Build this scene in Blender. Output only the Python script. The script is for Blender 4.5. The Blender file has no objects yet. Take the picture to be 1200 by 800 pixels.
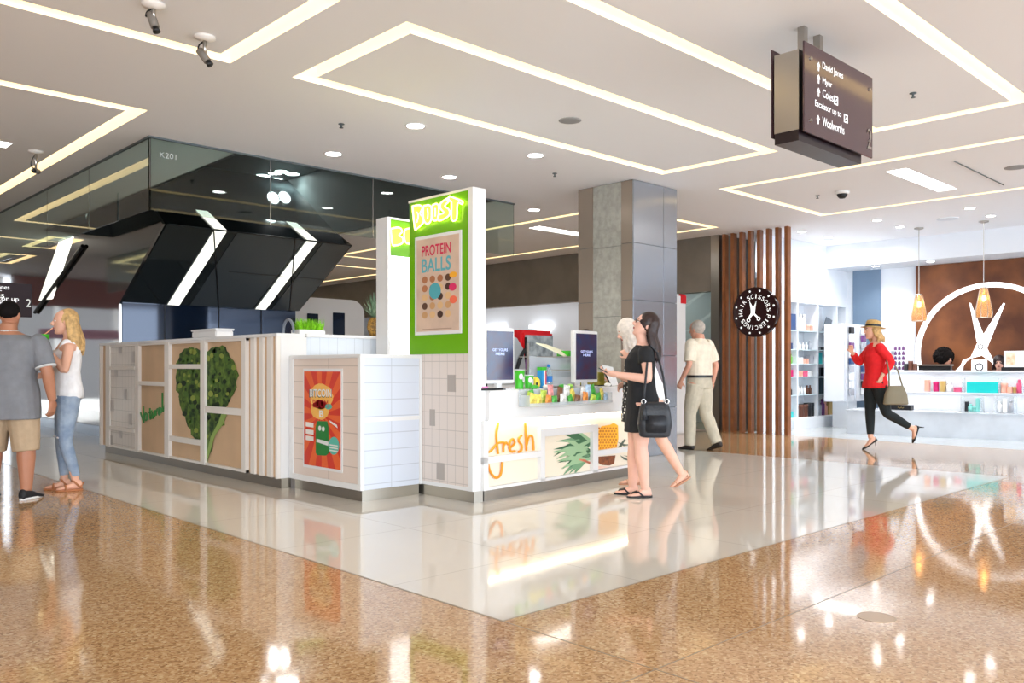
import bpy, bmesh, math, random
from mathutils import Vector, Matrix, noise
random.seed(7)
C = bpy.context.scene
col = C.collection
PI = math.pi

# ------------------------------------------------------------------ camera, world, lights, exposure
FPX = 994.0; HYP = 430.0; EYE = 1.15
TH = math.atan2(1035, 994)
FW = (math.cos(TH), math.sin(TH)); RT = (math.sin(TH), -math.cos(TH))
cam_d = bpy.data.cameras.new('camera'); cam = bpy.data.objects.new('camera', cam_d); col.objects.link(cam)
cam.location = (0, 0, EYE); cam.rotation_euler = (PI/2, 0, TH - PI/2)
cam_d.sensor_width = 36; cam_d.lens = FPX/1200*36
cam_d.shift_x = 0.0; cam_d.shift_y = 30/1200
cam_d.clip_end = 200
C.camera = cam
w = bpy.data.worlds.new('world'); C.world = w; w.use_nodes = True
w.node_tree.nodes['Background'].inputs[0].default_value = (0.80, 0.90, 1.0, 1)
w.node_tree.nodes['Background'].inputs[1].default_value = 3.3
C.view_settings.view_transform = 'Standard'; C.view_settings.look = 'None'
C.view_settings.exposure = 0.62; C.view_settings.gamma = 1.0
C.view_settings.use_curve_mapping = False
LAMP = 1.6
def area(name, loc, size, power, color=(1,1,1), rot=(0,0,0), size_y=None):
    l = bpy.data.lights.new(name, 'AREA'); l.energy = power*LAMP; l.color = color; l.size = size
    if size_y: l.shape = 'RECTANGLE'; l.size_y = size_y
    o = bpy.data.objects.new(name, l); o.location = loc; o.rotation_euler = rot; col.objects.link(o); return o
def spot(name, loc, power, angle=120, color=(1,.97,.93), r=.05):
    l = bpy.data.lights.new(name, 'SPOT'); l.energy = power*LAMP; l.color = color; l.spot_size = math.radians(angle); l.spot_blend = .6; l.shadow_soft_size = r
    o = bpy.data.objects.new(name, l); o.location = loc; col.objects.link(o); return o

area('fill_light', (-6.5,-5.0,1.9), 9, 460, (.82,.92,1), (math.radians(90),0,math.radians(-50)), 3.2)  # added soft fill behind the camera, brightens ceiling and kiosk faces
area('fill_light', (11,-6.3,1.9), 9, 105, (.80,.91,1), (math.radians(90),0,math.radians(8)), 3.2)  # second added fill, cooler, out of view to the right
# ------------------------------------------------------------------ pixel -> place helpers (a known plane fixes the depth)
def D(px, py, d):
    l = (px-600)/FPX*d
    return Vector((FW[0]*d+RT[0]*l, FW[1]*d+RT[1]*l, EYE+(HYP-py)/FPX*d))
def onX(px, X, py=430):
    k = (px-600)/FPX; return D(px, py, X/(FW[0]+RT[0]*k))
def onY(px, Y, py=430):
    k = (px-600)/FPX; return D(px, py, Y/(FW[1]+RT[1]*k))
def onZ(px, py, z=0):
    return D(px, py, (z-EYE)*FPX/(HYP-py))
def onP(px, py, p0, n):
    k = (px-600)/FPX
    r = (FW[0]+RT[0]*k, FW[1]+RT[1]*k)
    return D(px, py, (p0[0]*n[0]+p0[1]*n[1])/(r[0]*n[0]+r[1]*n[1]))

# ------------------------------------------------------------------ materials
def lin(c):
    return tuple((v/255/12.92 if v/255 <= .04045 else ((v/255+.055)/1.055)**2.4) for v in c)
MATS = {}
def mat(name, c=(200,200,200), rough=.5, metal=0, emit=0, ecol=None, var=0, vscale=8, bump=0, bscale=40, spec=.5, coat=0, trans=0, ior=1.45, c2=None, alpha=1):
    if name in MATS: return MATS[name]
    m = bpy.data.materials.new(name); m.use_nodes = True; nt = m.node_tree; b = nt.nodes['Principled BSDF']
    cl = lin(c)
    b.inputs['Base Color'].default_value = (*cl, 1)
    b.inputs['Roughness'].default_value = rough; b.inputs['Metallic'].default_value = metal
    b.inputs['Specular IOR Level'].default_value = spec; b.inputs['Coat Weight'].default_value = coat
    b.inputs['Transmission Weight'].default_value = trans; b.inputs['IOR'].default_value = ior
    b.inputs['Alpha'].default_value = alpha
    if emit:
        b.inputs['Emission Color'].default_value = (*lin(ecol or c), 1); b.inputs['Emission Strength'].default_value = emit
    if var or c2 or bump:
        tc = nt.nodes.new('ShaderNodeTexCoord')
    if var or c2:
        n = nt.nodes.new('ShaderNodeTexNoise'); n.inputs['Scale'].default_value = vscale; n.inputs['Detail'].default_value = 4
        nt.links.new(tc.outputs['Object'], n.inputs['Vector'])
        r = nt.nodes.new('ShaderNodeValToRGB')
        if c2: a_, b_ = cl, lin(c2)
        else: a_, b_ = tuple(v*(1-var) for v in cl), tuple(min(1, v*(1+var)) for v in cl)
        r.color_ramp.elements[0].position = .35; r.color_ramp.elements[1].position = .65
        r.color_ramp.elements[0].color = (*a_, 1); r.color_ramp.elements[1].color = (*b_, 1)
        nt.links.new(n.outputs['Fac'], r.inputs['Fac']); nt.links.new(r.outputs['Color'], b.inputs['Base Color'])
    if bump:
        n2 = nt.nodes.new('ShaderNodeTexNoise'); n2.inputs['Scale'].default_value = bscale
        nt.links.new(tc.outputs['Object'], n2.inputs['Vector'])
        bp = nt.nodes.new('ShaderNodeBump'); bp.inputs['Strength'].default_value = bump; bp.inputs['Distance'].default_value = .01
        nt.links.new(n2.outputs['Fac'], bp.inputs['Height']); nt.links.new(bp.outputs['Normal'], b.inputs['Normal'])
    MATS[name] = m; return m

def terrazzo():
    m = bpy.data.materials.new('terrazzo'); m.use_nodes = True; nt = m.node_tree; b = nt.nodes['Principled BSDF']
    tc = nt.nodes.new('ShaderNodeTexCoord'); v = nt.nodes.new('ShaderNodeTexVoronoi'); v.inputs['Scale'].default_value = 88
    nt.links.new(tc.outputs['Object'], v.inputs['Vector'])
    sep = nt.nodes.new('ShaderNodeSeparateColor'); nt.links.new(v.outputs['Color'], sep.inputs['Color'])
    r = nt.nodes.new('ShaderNodeValToRGB'); e = r.color_ramp.elements
    e[0].position = 0; e[0].color = (*lin((160,122,84)), 1); e[1].position = 1; e[1].color = (*lin((226,198,156)), 1)
    for p, c in ((.25,(190,148,104)),(.5,(204,164,120)),(.8,(212,174,130))):
        k = e.new(p); k.color = (*lin(c), 1)
    nt.links.new(sep.outputs['Red'], r.inputs['Fac'])
    n = nt.nodes.new('ShaderNodeTexNoise'); n.inputs['Scale'].default_value = .8; nt.links.new(tc.outputs['Object'], n.inputs['Vector'])
    r2 = nt.nodes.new('ShaderNodeValToRGB'); r2.color_ramp.elements[0].color = (.86,.86,.86,1); r2.color_ramp.elements[1].color = (1,1,1,1)
    nt.links.new(n.outputs['Fac'], r2.inputs['Fac'])
    mx = nt.nodes.new('ShaderNodeMix'); mx.data_type = 'RGBA'; mx.blend_type = 'MULTIPLY'; mx.inputs[0].default_value = 1
    nt.links.new(r.outputs['Color'], mx.inputs[6]); nt.links.new(r2.outputs['Color'], mx.inputs[7]); nt.links.new(mx.outputs[2], b.inputs['Base Color'])
    b.inputs['Roughness'].default_value = .07; b.inputs['Specular IOR Level'].default_value = .85
    n3 = nt.nodes.new('ShaderNodeTexNoise'); n3.inputs['Scale'].default_value = 3.0; nt.links.new(tc.outputs['Object'], n3.inputs['Vector'])
    bp = nt.nodes.new('ShaderNodeBump'); bp.inputs['Strength'].default_value = .05; bp.inputs['Distance'].default_value = .02
    nt.links.new(n3.outputs['Fac'], bp.inputs['Height']); nt.links.new(bp.outputs['Normal'], b.inputs['Normal'])
    return m
def tiles(name, c, joint, w_, h_, axis, mortar=.004, offset=0, rough=.3, c2=None, spec=.5, coord='Object'):
    "procedural tile grid; axis picks the plane: 'xy', 'xz', 'yz'"
    m = bpy.data.materials.new(name); m.use_nodes = True; nt = m.node_tree; b = nt.nodes['Principled BSDF']
    tc = nt.nodes.new('ShaderNodeTexCoord'); s = nt.nodes.new('ShaderNodeSeparateXYZ'); cb = nt.nodes.new('ShaderNodeCombineXYZ')
    nt.links.new(tc.outputs[coord], s.inputs[0])
    nt.links.new(s.outputs[axis[0].upper()], cb.inputs[0]); nt.links.new(s.outputs[axis[1].upper()], cb.inputs[1])
    br = nt.nodes.new('ShaderNodeTexBrick'); br.offset = offset; br.squash = 1
    br.inputs['Color1'].default_value = (*lin(c), 1); br.inputs['Color2'].default_value = (*lin(c2 or c), 1); br.inputs['Mortar'].default_value = (*lin(joint), 1)
    br.inputs['Scale'].default_value = 1; br.inputs['Mortar Size'].default_value = mortar; br.inputs['Mortar Smooth'].default_value = .1
    br.inputs['Brick Width'].default_value = w_; br.inputs['Row Height'].default_value = h_
    nt.links.new(cb.outputs[0], br.inputs['Vector']); nt.links.new(br.outputs['Color'], b.inputs['Base Color'])
    b.inputs['Roughness'].default_value = rough; b.inputs['Specular IOR Level'].default_value = spec
    return m

M = {}
M['terrazzo'] = terrazzo()
M['white_tile'] = tiles('pale_floor_tile', (226,220,210), (190,183,172), 1.22, 1.22, 'xy', .003, 0, .06, (223,217,207), .9)
M['grey_tile'] = tiles('shop_floor_tile', (196,204,208), (170,178,182), .6, .6, 'xy', .003, 0, .12, None, .6)
M['ceiling'] = mat('ceiling_paint', (238,239,243), .85)
M['shop_white'] = mat('shop_white_paint', (226,231,238), .6)
M['cove'] = mat('cove_glow_paint', (255,242,214), .7, emit=.32, ecol=(255,236,190))  # trough walls emit a little, imitating the wash of the hidden LEDs
M['led'] = mat('led_strip', (255,250,235), .5, emit=.95, ecol=(255,247,230))
M['ledw'] = mat('white_diffuser', (255,255,255), .5, emit=5, ecol=(255,252,245))
M['white'] = mat('white_laminate', (224,222,221), .35)
M['warmwhite'] = mat('warm_white_paint', (228,221,214), .4)
M['tan'] = mat('tan_board', (205,172,138), .5, var=.05, vscale=3)
M['steel'] = mat('brushed_steel', (176,172,166), .28, 1)
M['kick'] = mat('kick_plate_steel', (150,143,133), .3, .85)
M['chrome'] = mat('chrome', (220,220,222), .08, 1)
M['green'] = mat('lime_green_panel', (104,170,8), .25, spec=.6)
M['darkglass'] = mat('dark_mirror_glass', (56,64,68), .06, .55, spec=.8)
M['blueglass'] = mat('navy_gloss_glass', (20,36,60), .05, .4, spec=.9)
M['mirror'] = mat('mirror_stainless', (190,188,188), .07, 1, bump=.12, bscale=.9)
M['black'] = mat('black_plastic', (22,22,24), .4)
M['darkgrey'] = mat('dark_grey_paint', (84,92,95), .6)
M['greyconc'] = mat('grey_brown_wall_panel', (122,114,104), .45, var=.1, vscale=2)
M['brownpanel'] = mat('bronze_panel', (160,145,130), .25, .3)
M['bluesteel'] = mat('blue_grey_metal_panel', (168,172,180), .22, .75)
M['stone'] = mat('grey_stone_panel', (168,166,156), .25, var=.13, vscale=14)
M['wood'] = mat('walnut_slat', (138,84,48), .4, var=.18, vscale=5)
M['rust'] = mat('rusted_copper_mural', (84,46,30), .5, c2=(132,80,46), vscale=1.5)
M['marble'] = mat('white_marble', (196,202,210), .2, var=.07, vscale=3)
M['red'] = mat('red_plastic', (205,30,38), .4)
M['glass'] = mat('baffle_glass', (205,225,220), .0, trans=1.0, ior=1.45, spec=.5)
M['signbrown'] = mat('dark_brown_sign_face', (72,52,56), .12, spec=.7)
M['signtext'] = mat('lit_sign_text', (235,235,235), .5, emit=.5)

# ------------------------------------------------------------------ mesh builder
class MB:
    def __init__(s): s.v = []; s.f = []; s.mi = []; s.x = None; s.k = 0
    def add(s, vs, fs):
        o = len(s.v)
        for p in vs:
            p = Vector(p); s.v.append(s.x @ p if s.x else p)
        for f in fs: s.f.append(tuple(i+o for i in f)); s.mi.append(s.k)
        return s
    def box(s, x0, x1, y0, y1, z0, z1):
        if x0 > x1: x0, x1 = x1, x0
        if y0 > y1: y0, y1 = y1, y0
        if z0 > z1: z0, z1 = z1, z0
        return s.add([(x0,y0,z0),(x1,y0,z0),(x1,y1,z0),(x0,y1,z0),(x0,y0,z1),(x1,y0,z1),(x1,y1,z1),(x0,y1,z1)],
                     [(3,2,1,0),(4,5,6,7),(0,1,5,4),(1,2,6,5),(2,3,7,6),(3,0,4,7)])
    def bbox(s, x0, x1, y0, y1, z0, z1, b=.006):
        "bevelled box"
        bm = bmesh.new(); bmesh.ops.create_cube(bm, size=1)
        for v in bm.verts: v.co = Vector(((x0+x1)/2+v.co.x*(x1-x0), (y0+y1)/2+v.co.y*(y1-y0), (z0+z1)/2+v.co.z*(z1-z0)))
        bmesh.ops.bevel(bm, geom=bm.edges[:], offset=min(b, abs(x1-x0)*.4, abs(y1-y0)*.4, abs(z1-z0)*.4), segments=2, affect='EDGES')
        bm.verts.ensure_lookup_table(); vs = [v.co.copy() for v in bm.verts]; fs = [[v.index for v in f.verts] for f in bm.faces]; bm.free()
        return s.add(vs, fs)
    def obox(s, p0, u, n, a0, a1, b0, b1, z0, z1):
        "box along unit dir u (2d), outward normal n"
        P = lambda a, b, z: (p0[0]+u[0]*a+n[0]*b, p0[1]+u[1]*a+n[1]*b, z)
        return s.add([P(a0,b0,z0),P(a1,b0,z0),P(a1,b1,z0),P(a0,b1,z0),P(a0,b0,z1),P(a1,b0,z1),P(a1,b1,z1),P(a0,b1,z1)],
                     [(3,2,1,0),(4,5,6,7),(0,1,5,4),(1,2,6,5),(2,3,7,6),(3,0,4,7)])
    def rings(s, R, cap=True, closed=False):
        n = len(R[0]); o = len(s.v)
        for r in R:
            for p in r:
                p = Vector(p); s.v.append(s.x @ p if s.x else p)
        m = len(R)
        for i in range(m if closed else m-1):
            a = o+i*n; b = o+((i+1) % m)*n
            for j in range(n): s.f.append((a+j, a+(j+1) % n, b+(j+1) % n, b+j)); s.mi.append(s.k)
        if cap and not closed:
            s.f.append(tuple(o+j for j in reversed(range(n)))); s.mi.append(s.k)
            s.f.append(tuple(o+(m-1)*n+j for j in range(n))); s.mi.append(s.k)
        return s
    def lathe(s, prof, c=(0,0,0), n=20, cap=True):
        return s.rings([[(c[0]+r*math.cos(2*PI*j/n), c[1]+r*math.sin(2*PI*j/n), c[2]+z) for j in range(n)] for r, z in prof], cap)
    def tube(s, pts, r, n=10, cap=True, flat=1.0):
        pts = [Vector(p) for p in pts]; m = len(pts)
        rs = r if isinstance(r, (list, tuple)) else [r]*m
        R = []; up = None
        for i, p in enumerate(pts):
            t = (pts[min(i+1, m-1)]-pts[max(i-1, 0)]); t = t.normalized() if t.length > 1e-9 else Vector((0,0,1))
            if up is None:
                up = Vector((0,0,1)) if abs(t.z) < .9 else Vector((1,0,0))
            a = (up-t*up.dot(t)).normalized(); b = t.cross(a); up = a
            R.append([p+a*rs[i]*math.cos(2*PI*j/n)*flat+b*rs[i]*math.sin(2*PI*j/n) for j in range(n)])
        return s.rings(R, cap)
    def ell(s, c, r, n=14, m=8, rot=None):
        R = []; c = Vector(c)
        for i in range(m+1):
            a = -PI/2+PI*(i+.0)/m; a = max(min(a, PI/2-.05), -PI/2+.05)
            ring = []
            for j in range(n):
                p = Vector((r[0]*math.cos(a)*math.cos(2*PI*j/n), r[1]*math.cos(a)*math.sin(2*PI*j/n), r[2]*math.sin(a)))
                if rot: p = rot @ p
                ring.append(c+p)
            R.append(ring)
        return s.rings(R)
    def poly(s, pts, nrm, t=.003):
        "flat polygon of world points, given thickness along nrm"
        nrm = Vector(nrm).normalized()*t; pts = [Vector(p) for p in pts]; n = len(pts)
        a = sum((pts[i].cross(pts[(i+1) % n]) for i in range(n)), Vector())
        if a.dot(nrm) < 0: pts = pts[::-1]
        return s.add([p+nrm for p in pts]+[p for p in pts],
                     [tuple(range(n)), tuple(reversed(range(n, 2*n)))]+[(i+n, (i+1) % n+n, (i+1) % n, i) for i in range(n)])
    def build(s, name, mats, parent=None, smooth=False, loc=None, kind=None):
        me = bpy.data.meshes.new(name)
        off = Vector((0,0,0))
        if parent is not None:
            q = parent
            while q is not None: off += Vector(q.location); q = q.parent
        if loc is not None: off = Vector(loc)
        me.from_pydata([tuple(v-off) for v in s.v], [], s.f)
        if not isinstance(mats, (list, tuple)): mats = [mats]
        for m in mats: me.materials.append(m)
        me.polygons.foreach_set('material_index', s.mi)
        if smooth: me.polygons.foreach_set('use_smooth', [True]*len(me.polygons))
        me.update()
        o = bpy.data.objects.new(name, me); col.objects.link(o)
        if parent is not None: o.parent = parent
        elif loc is not None: o.location = loc
        if kind: o['kind'] = kind
        return o
def tag(o, label, cat, group=None):
    o['label'] = label; o['category'] = cat
    if group: o['group'] = group
    return o
def thing(name, label, cat, loc=(0,0,0), rz=0, group=None):
    o = bpy.data.objects.new(name, None); o.empty_display_size = .1; col.objects.link(o)
    o.location = loc; o.rotation_euler = (0,0,rz); return tag(o, label, cat, group)
def copy_tree(o, parent=None):
    c = o.copy(); col.objects.link(c)
    if parent is not None: c.parent = parent
    for ch in [x for x in o.children]: copy_tree(ch, c)
    return c
def text(s, name, m, parent, o, right, up, w_, h_, t=.004, kind=None, keep=False, bold=0):
    "text mesh centred on o, spanning w_ x h_ metres in the plane right/up"
    cu = bpy.data.curves.new(name, 'FONT'); cu.body = s; cu.align_x = 'CENTER'; cu.offset = bold
    ob = bpy.data.objects.new(name, cu); col.objects.link(ob)
    dg = bpy.context.evaluated_depsgraph_get(); dg.update()
    me = bpy.data.meshes.new_from_object(ob.evaluated_get(dg))
    bpy.data.objects.remove(ob)
    xs = [v.co.x for v in me.vertices]; ys = [v.co.y for v in me.vertices]
    cx, cy = (min(xs)+max(xs))/2, (min(ys)+max(ys))/2; sx, sy = max(xs)-min(xs), max(ys)-min(ys)
    kx, ky = w_/sx, h_/sy
    if keep: ky = kx
    right = Vector(right).normalized(); up = Vector(up).normalized(); nr = right.cross(up); o = Vector(o)
    b = MB()
    vs = [o+right*((v.co.x-cx)*kx)+up*((v.co.y-cy)*ky)+nr*t for v in me.vertices]
    b.add(vs, [tuple(p.vertices) for p in me.polygons])
    return b.build(name, m, parent)
def stroke(pts, mapper, r, n=8, sub=5):
    "smooth tube through 2-d picture points placed on a real surface"
    P = [Vector(mapper(*p)) for p in pts]; out = []
    for i in range(len(P)-1):
        p0, p1, p2, p3 = P[max(i-1,0)], P[i], P[i+1], P[min(i+2,len(P)-1)]
        for k in range(sub):
            t = k/sub
            out.append(.5*((2*p1)+(p2-p0)*t+(2*p0-5*p1+4*p2-p3)*t*t+(3*p1-p0-3*p2+p3)*t**3))
    out.append(P[-1]); return out

# ------------------------------------------------------------------ floor and ceiling
def cells(x0, x1, y0, y1, cuts, pick, z, mb):
    xs = sorted({x0, x1, *[c[0] for c in cuts], *[c[1] for c in cuts]}); ys = sorted({y0, y1, *[c[2] for c in cuts], *[c[3] for c in cuts]})
    xs = [x for x in xs if x0 <= x <= x1]; ys = [y for y in ys if y0 <= y <= y1]
    for a, b in zip(xs, xs[1:]):
        for c, d in zip(ys, ys[1:]):
            k = pick((a+b)/2, (c+d)/2)
            if k is None: continue
            mb.k = k; mb.add([(a,c,z),(b,c,z),(b,d,z),(a,d,z)], [(0,1,2,3)])
inside = lambda x, y, r: r[0] < x < r[1] and r[2] < y < r[3]
fz = [(2.63, 9.94, 2.80, 30), (13.3, 17.5, -8, 8.0)]
fb = MB()
cells(-9, 20, -7, 26, fz, lambda x, y: 1 if inside(x, y, fz[0]) else (2 if inside(x, y, fz[1]) else 0), 0, fb)
fb.build('floor', [M['terrazzo'], M['white_tile'], M['grey_tile']], kind='structure')
jt = MB()
for (a, b, c, d) in ((2.627,2.633,-6,2.8),(-6,13.2,1.947,1.952),(2.625,2.637,2.8,26),(2.63,9.94,2.795,2.805),(9.935,9.945,-6,26),(-6,2.6,6.0,6.005)):
    jt.box(a, b, c, d, 0, .0008)
jt.build('floor_joint', mat('joint_strip', (140,124,104), .4), kind='structure')

fcv = onZ(1027,723); m = MB(); m.rings([[(fcv.x+r*math.cos(2*PI*j/32),fcv.y+r*math.sin(2*PI*j/32),z) for j in range(32)] for r, z in ((.085,0),(.085,.002),(.078,.002),(.078,.0012))], False); m.rings([[(fcv.x+.078*math.cos(2*PI*j/32),fcv.y+.078*math.sin(2*PI*j/32),z) for j in range(32)] for z in (.0004,.0012)])
tag(m.build('floor_cover', mat('brass_grey_cover', (176,150,118), .25, .3), None, loc=(fcv.x,fcv.y,0)), 'small round inspection cover set into the terrazzo floor', 'floor cover')
CZ = 3.52
rings = [(3.51,8.57,4.70,6.25,.145),(3.51,8.58,2.23,3.71,.145),(-3,3.0,4.72,6.30,.145),(-1.5,3.0,7.98,15.5,.145),(9.8,12.71,-1.5,6.24,.12),
         (9.75,12.5,7.95,15.6,.12),(-4,2.9,-2,2.0,.145),(9.9,12.6,17,23,.14),(4.6,8.6,16.9,18.7,.14),(4.6,8.6,20.0,22.0,.14),(-3,3.0,17.5,20.2,.14)]
panels = [(10.38,12.1,4.02,4.29),(.6,2.42,10.13,10.42),(10.2,11.6,9.95,10.25),(9.9,10.2,12.2,13.8)]
void = (4.35, 8.2, 8.9, 16.2)
strips = []
for (a, b, c, d, t) in rings: strips += [(a,b,c,c+t),(a,b,d-t,d),(a,a+t,c+t,d-t),(b-t,b,c+t,d-t)]
holes = strips+panels+[void]
cb_ = MB()
cells(-9, 20, -7, 26, holes, lambda x, y: None if any(inside(x, y, h) for h in holes) else 0, CZ, cb_)
cb_.f = [tuple(reversed(f)) for f in cb_.f]
cb_.build('ceiling', M['ceiling'], kind='structure')
slab = MB(); slab.box(-9,20,-7,8.9,CZ+.4,CZ+.5); slab.box(-9,4.3,8.9,26,CZ+.4,CZ+.5); slab.box(8.25,20,8.9,26,CZ+.4,CZ+.5); slab.box(4.3,8.25,16.2,26,CZ+.4,CZ+.5)
slab.build('ceiling_slab', M['ceiling'], kind='structure')
def slot(a, b, c, d, t, dp=.19):
    m = MB(); z1 = CZ+dp
    # side walls of the trough (k=0), lit top (k=1)
    for (p, q, r, s_) in ((a,b,c,d),(a+t,b-t,c+t,d-t)):
        m.k = 0
        P = [(p,r),(q,r),(q,s_),(p,s_)]
        for i in range(4):
            u, v = P[i], P[(i+1) % 4]; m.add([(*u,CZ),(*v,CZ),(*v,z1),(*u,z1)], [(0,1,2,3)])
    m.k = 1
    for (p, q, r, s_) in ((a,b,c,c+t),(a,b,d-t,d),(a,a+t,c+t,d-t),(b-t,b,c+t,d-t)): m.add([(p,r,z1),(q,r,z1),(q,s_,z1),(p,s_,z1)], [(0,3,2,1)])
    return m
for i, r in enumerate(rings):
    slot(*r).build('trim_%d' % (i+1), [M['cove'], M['led']], kind='structure')
for i, (a, b, c, d) in enumerate(panels):
    t = thing('ceiling_light', ['long recessed white ceiling light panel beyond the hanging sign','short recessed light strip at the far left edge of the ceiling','recessed white light panel in the ceiling left of the column','recessed white light panel in the ceiling furthest away'][i], 'ceiling light', ((a+b)/2,(c+d)/2,CZ))
    m = MB(); m.box(a,b,c,d,CZ+.03,CZ+.05); m.build('diffuser', M['ledw'], t)
    m = MB(); e = .012; m.box(a,b,c,c+e,CZ-.002,CZ+.05); m.box(a,b,d-e,d,CZ-.002,CZ+.05); m.box(a,a+e,c+e,d-e,CZ-.002,CZ+.05); m.box(b-e,b,c+e,d-e,CZ-.002,CZ+.05); m.build('frame', M['white'], t)

# void over the kiosk: dark upper soffit
vb = MB(); x0,x1,y0,y1 = void; zt = 4.75
vb.box(x0-.05,x0,y0,y1,CZ,zt); vb.box(x1,x1+.05,y0,y1,CZ,zt); vb.box(x0,x1,y0-.05,y0,CZ+.001,zt); vb.box(x0,x1,y1,y1+.05,CZ,zt); vb.box(x0-.05,x1+.05,y0-.05,y1+.05,zt,zt+.05)
vb.build('ceiling_void', M['darkgrey'], kind='structure')

# ------------------------------------------------------------------ downlights and ceiling fittings
def downlight(x, y, z, label, group, pw=14, r=.065, light=True):
    t = thing('downlight', label, 'downlight', (x, y, z), 0, group)
    m = MB(); m.rings([[(rr*math.cos(2*PI*j/24), rr*math.sin(2*PI*j/24), zz) for j in range(24)] for rr, zz in ((r,.02),(r,-.004),(r+.018,-.005),(r+.02,0))], False); o = m.build('rim', M['white'], None); o.parent = t
    m = MB(); m.lathe([(.001,-.002),(r,-.002),(r,.01)], n=24); o = m.build('lens', mat('lamp_lens', (255,255,255), .4, emit=22), None); o.parent = t
    if light: spot('downlight_lamp', (x, y, z-.02), pw, 130)
    return t
for x, y in ((5.09,6.67),(6.77,6.67),(5.1,8.18),(6.77,8.18),(9.1,9.0)):
    downlight(x, y, CZ, 'round downlight in the main ceiling %s' % {(5.09,6.67):'nearest the lit rectangle, above the kiosk box',(6.77,6.67):'right of the tall green sign, close to the column',(5.1,8.18):'in front of the glass baffle, left of its pair',(6.77,8.18):'just above the top of the green sign',(9.1,9.0):'beyond the column corner beside the glass end'}[(x,y)], 'downlights in the main ceiling', 26, .085)
for i, (x, y) in enumerate(((13.95,7.2),(14.95,7.2),(13.75,5.8),(14.67,5.8),(13.71,4.4),(14.64,4.4))):
    downlight(x, y, CZ, 'round downlight in the salon ceiling, %s row, %s one' % (['shelf side','shelf side','middle','middle','right hand','right hand'][i], ['front','back'][i % 2]), 'downlights in the salon ceiling', 42)
for i, (px, py) in enumerate(((330,201),(308,206),(265,222),(391,241),(463,225),(437,229))):
    p = onZ(px, py, zt-.001)
    p = (min(max(p.x, x0+.2), x1-.2), min(max(p.y, y0+.2), y1-.4))
    downlight(p[0], p[1], zt, 'round downlight high in the dark recess behind the glass, %s' % ['third from left','second from left','leftmost','centre low','furthest right','second from right'][i], 'downlights in the dark recess', 16, .12)
def disc(name, px, py, r, label, cat, m_, h=.02):
    p = onZ(px, py, CZ); m = MB(); m.lathe([(r,0),(r,-h*.4),(r*.75,-h),(.001,-h)], tuple(p), 28); return tag(m.build(name, m_, None, True, loc=p), label, cat)
disc('ceiling_speaker', 668, 141, .11, 'flat round grey ceiling speaker inside the lit rectangle', 'speaker', mat('speaker_grey', (150,150,150), .7), .008)
disc('ceiling_speaker', 1191, 196, .13, 'flat round grey ceiling speaker at the right edge', 'speaker', mat('speaker_grey'), .008)
for px, py, lb in ((400,145,'small dark sprinkler head above the glass corner'),(650,203,'small dark sprinkler head near the stone column'),(1070,109,'small sprinkler head to the right of the hanging sign'),(958,229,'tiny sprinkler head beside the dome camera')):
    p = onZ(px, py, CZ); m = MB(); m.lathe([(.03,0),(.03,-.006),(.009,-.01),(.009,-.035),(.02,-.037),(.02,-.041),(.001,-.042)], tuple(p), 12); tag(m.build('sprinkler', M['darkgrey'], None, True, loc=p), lb, 'sprinkler')
p = onZ(987, 224, CZ); t = thing('dome_camera', 'small dark dome security camera in the white ceiling', 'camera', p)
MB().lathe([(.09,0),(.09,-.03),(.075,-.04)], tuple(p), 20).build('mount_ring', M['white'], t, True)
MB().lathe([(.07,-.04),(.06,-.07),(.035,-.095),(.001,-.1)], tuple(p), 20).build('dome', M['black'], t, True)
m = MB(); a_, b_ = onZ(1118,188,CZ), onZ(1176,216,CZ); a_.z = b_.z = CZ-.008; m.tube([a_, b_], .006, 6); tag(m.build('curtain_rail', M['darkgrey'], None, loc=a_), 'thin dark track line on the ceiling near the long light', 'rail')
def cctv(px, py, label, drop, look):
    p = onZ(px, py, CZ); t = thing('security_camera', label, 'camera', p)
    MB().lathe([(.075,0),(.075,-.012),(.03,-.03),(.001,-.032)], tuple(p), 20).build('ceiling_plate', M['warmwhite'], t, True)
    MB().tube([p+Vector((0,0,-.02)), p+Vector((0,0,-drop))], .014, 10).build('stem', M['steel'], t, True)
    d = Vector(look).normalized(); c = p+Vector((0,0,-drop-.02))
    b = MB(); b.tube([c-d*.07, c-d*.068, c+d*.035, c+d*.037], [.016,.028,.028,.016], 12); b.build('camera_body', mat('camera_beige', (120,112,104), .5), t, True)
    b = MB(); b.tube([c+d*.035, c+d*.06, c+d*.07], [.02,.023,.025], 12); b.build('lens', M['black'], t, True)
    b = MB(); s_ = Vector((RT[0],RT[1],0))
    b.tube(stroke([(0,0),(1,0),(2,0),(3,0)], lambda i, j: [p+Vector((0,0,-.03)), p-s_*.04+Vector((0,0,-drop*.45)), p-s_*.05+Vector((0,0,-drop*.8)), c-d*.08][int(i)], 0), .006, 6); b.build('cable', M['black'], t)
    return t
cctv(180, 5, 'hanging ceiling security camera, nearest the top edge', .10, (.15,-.35,-.9))
cctv(240, 43, 'hanging ceiling security camera with looped black cable', .13, (.35,-.45,-.75))
cctv(42, 177, 'small dark security camera hanging beside the lit strip', .2, (-.4,-.6,-.1))

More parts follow.
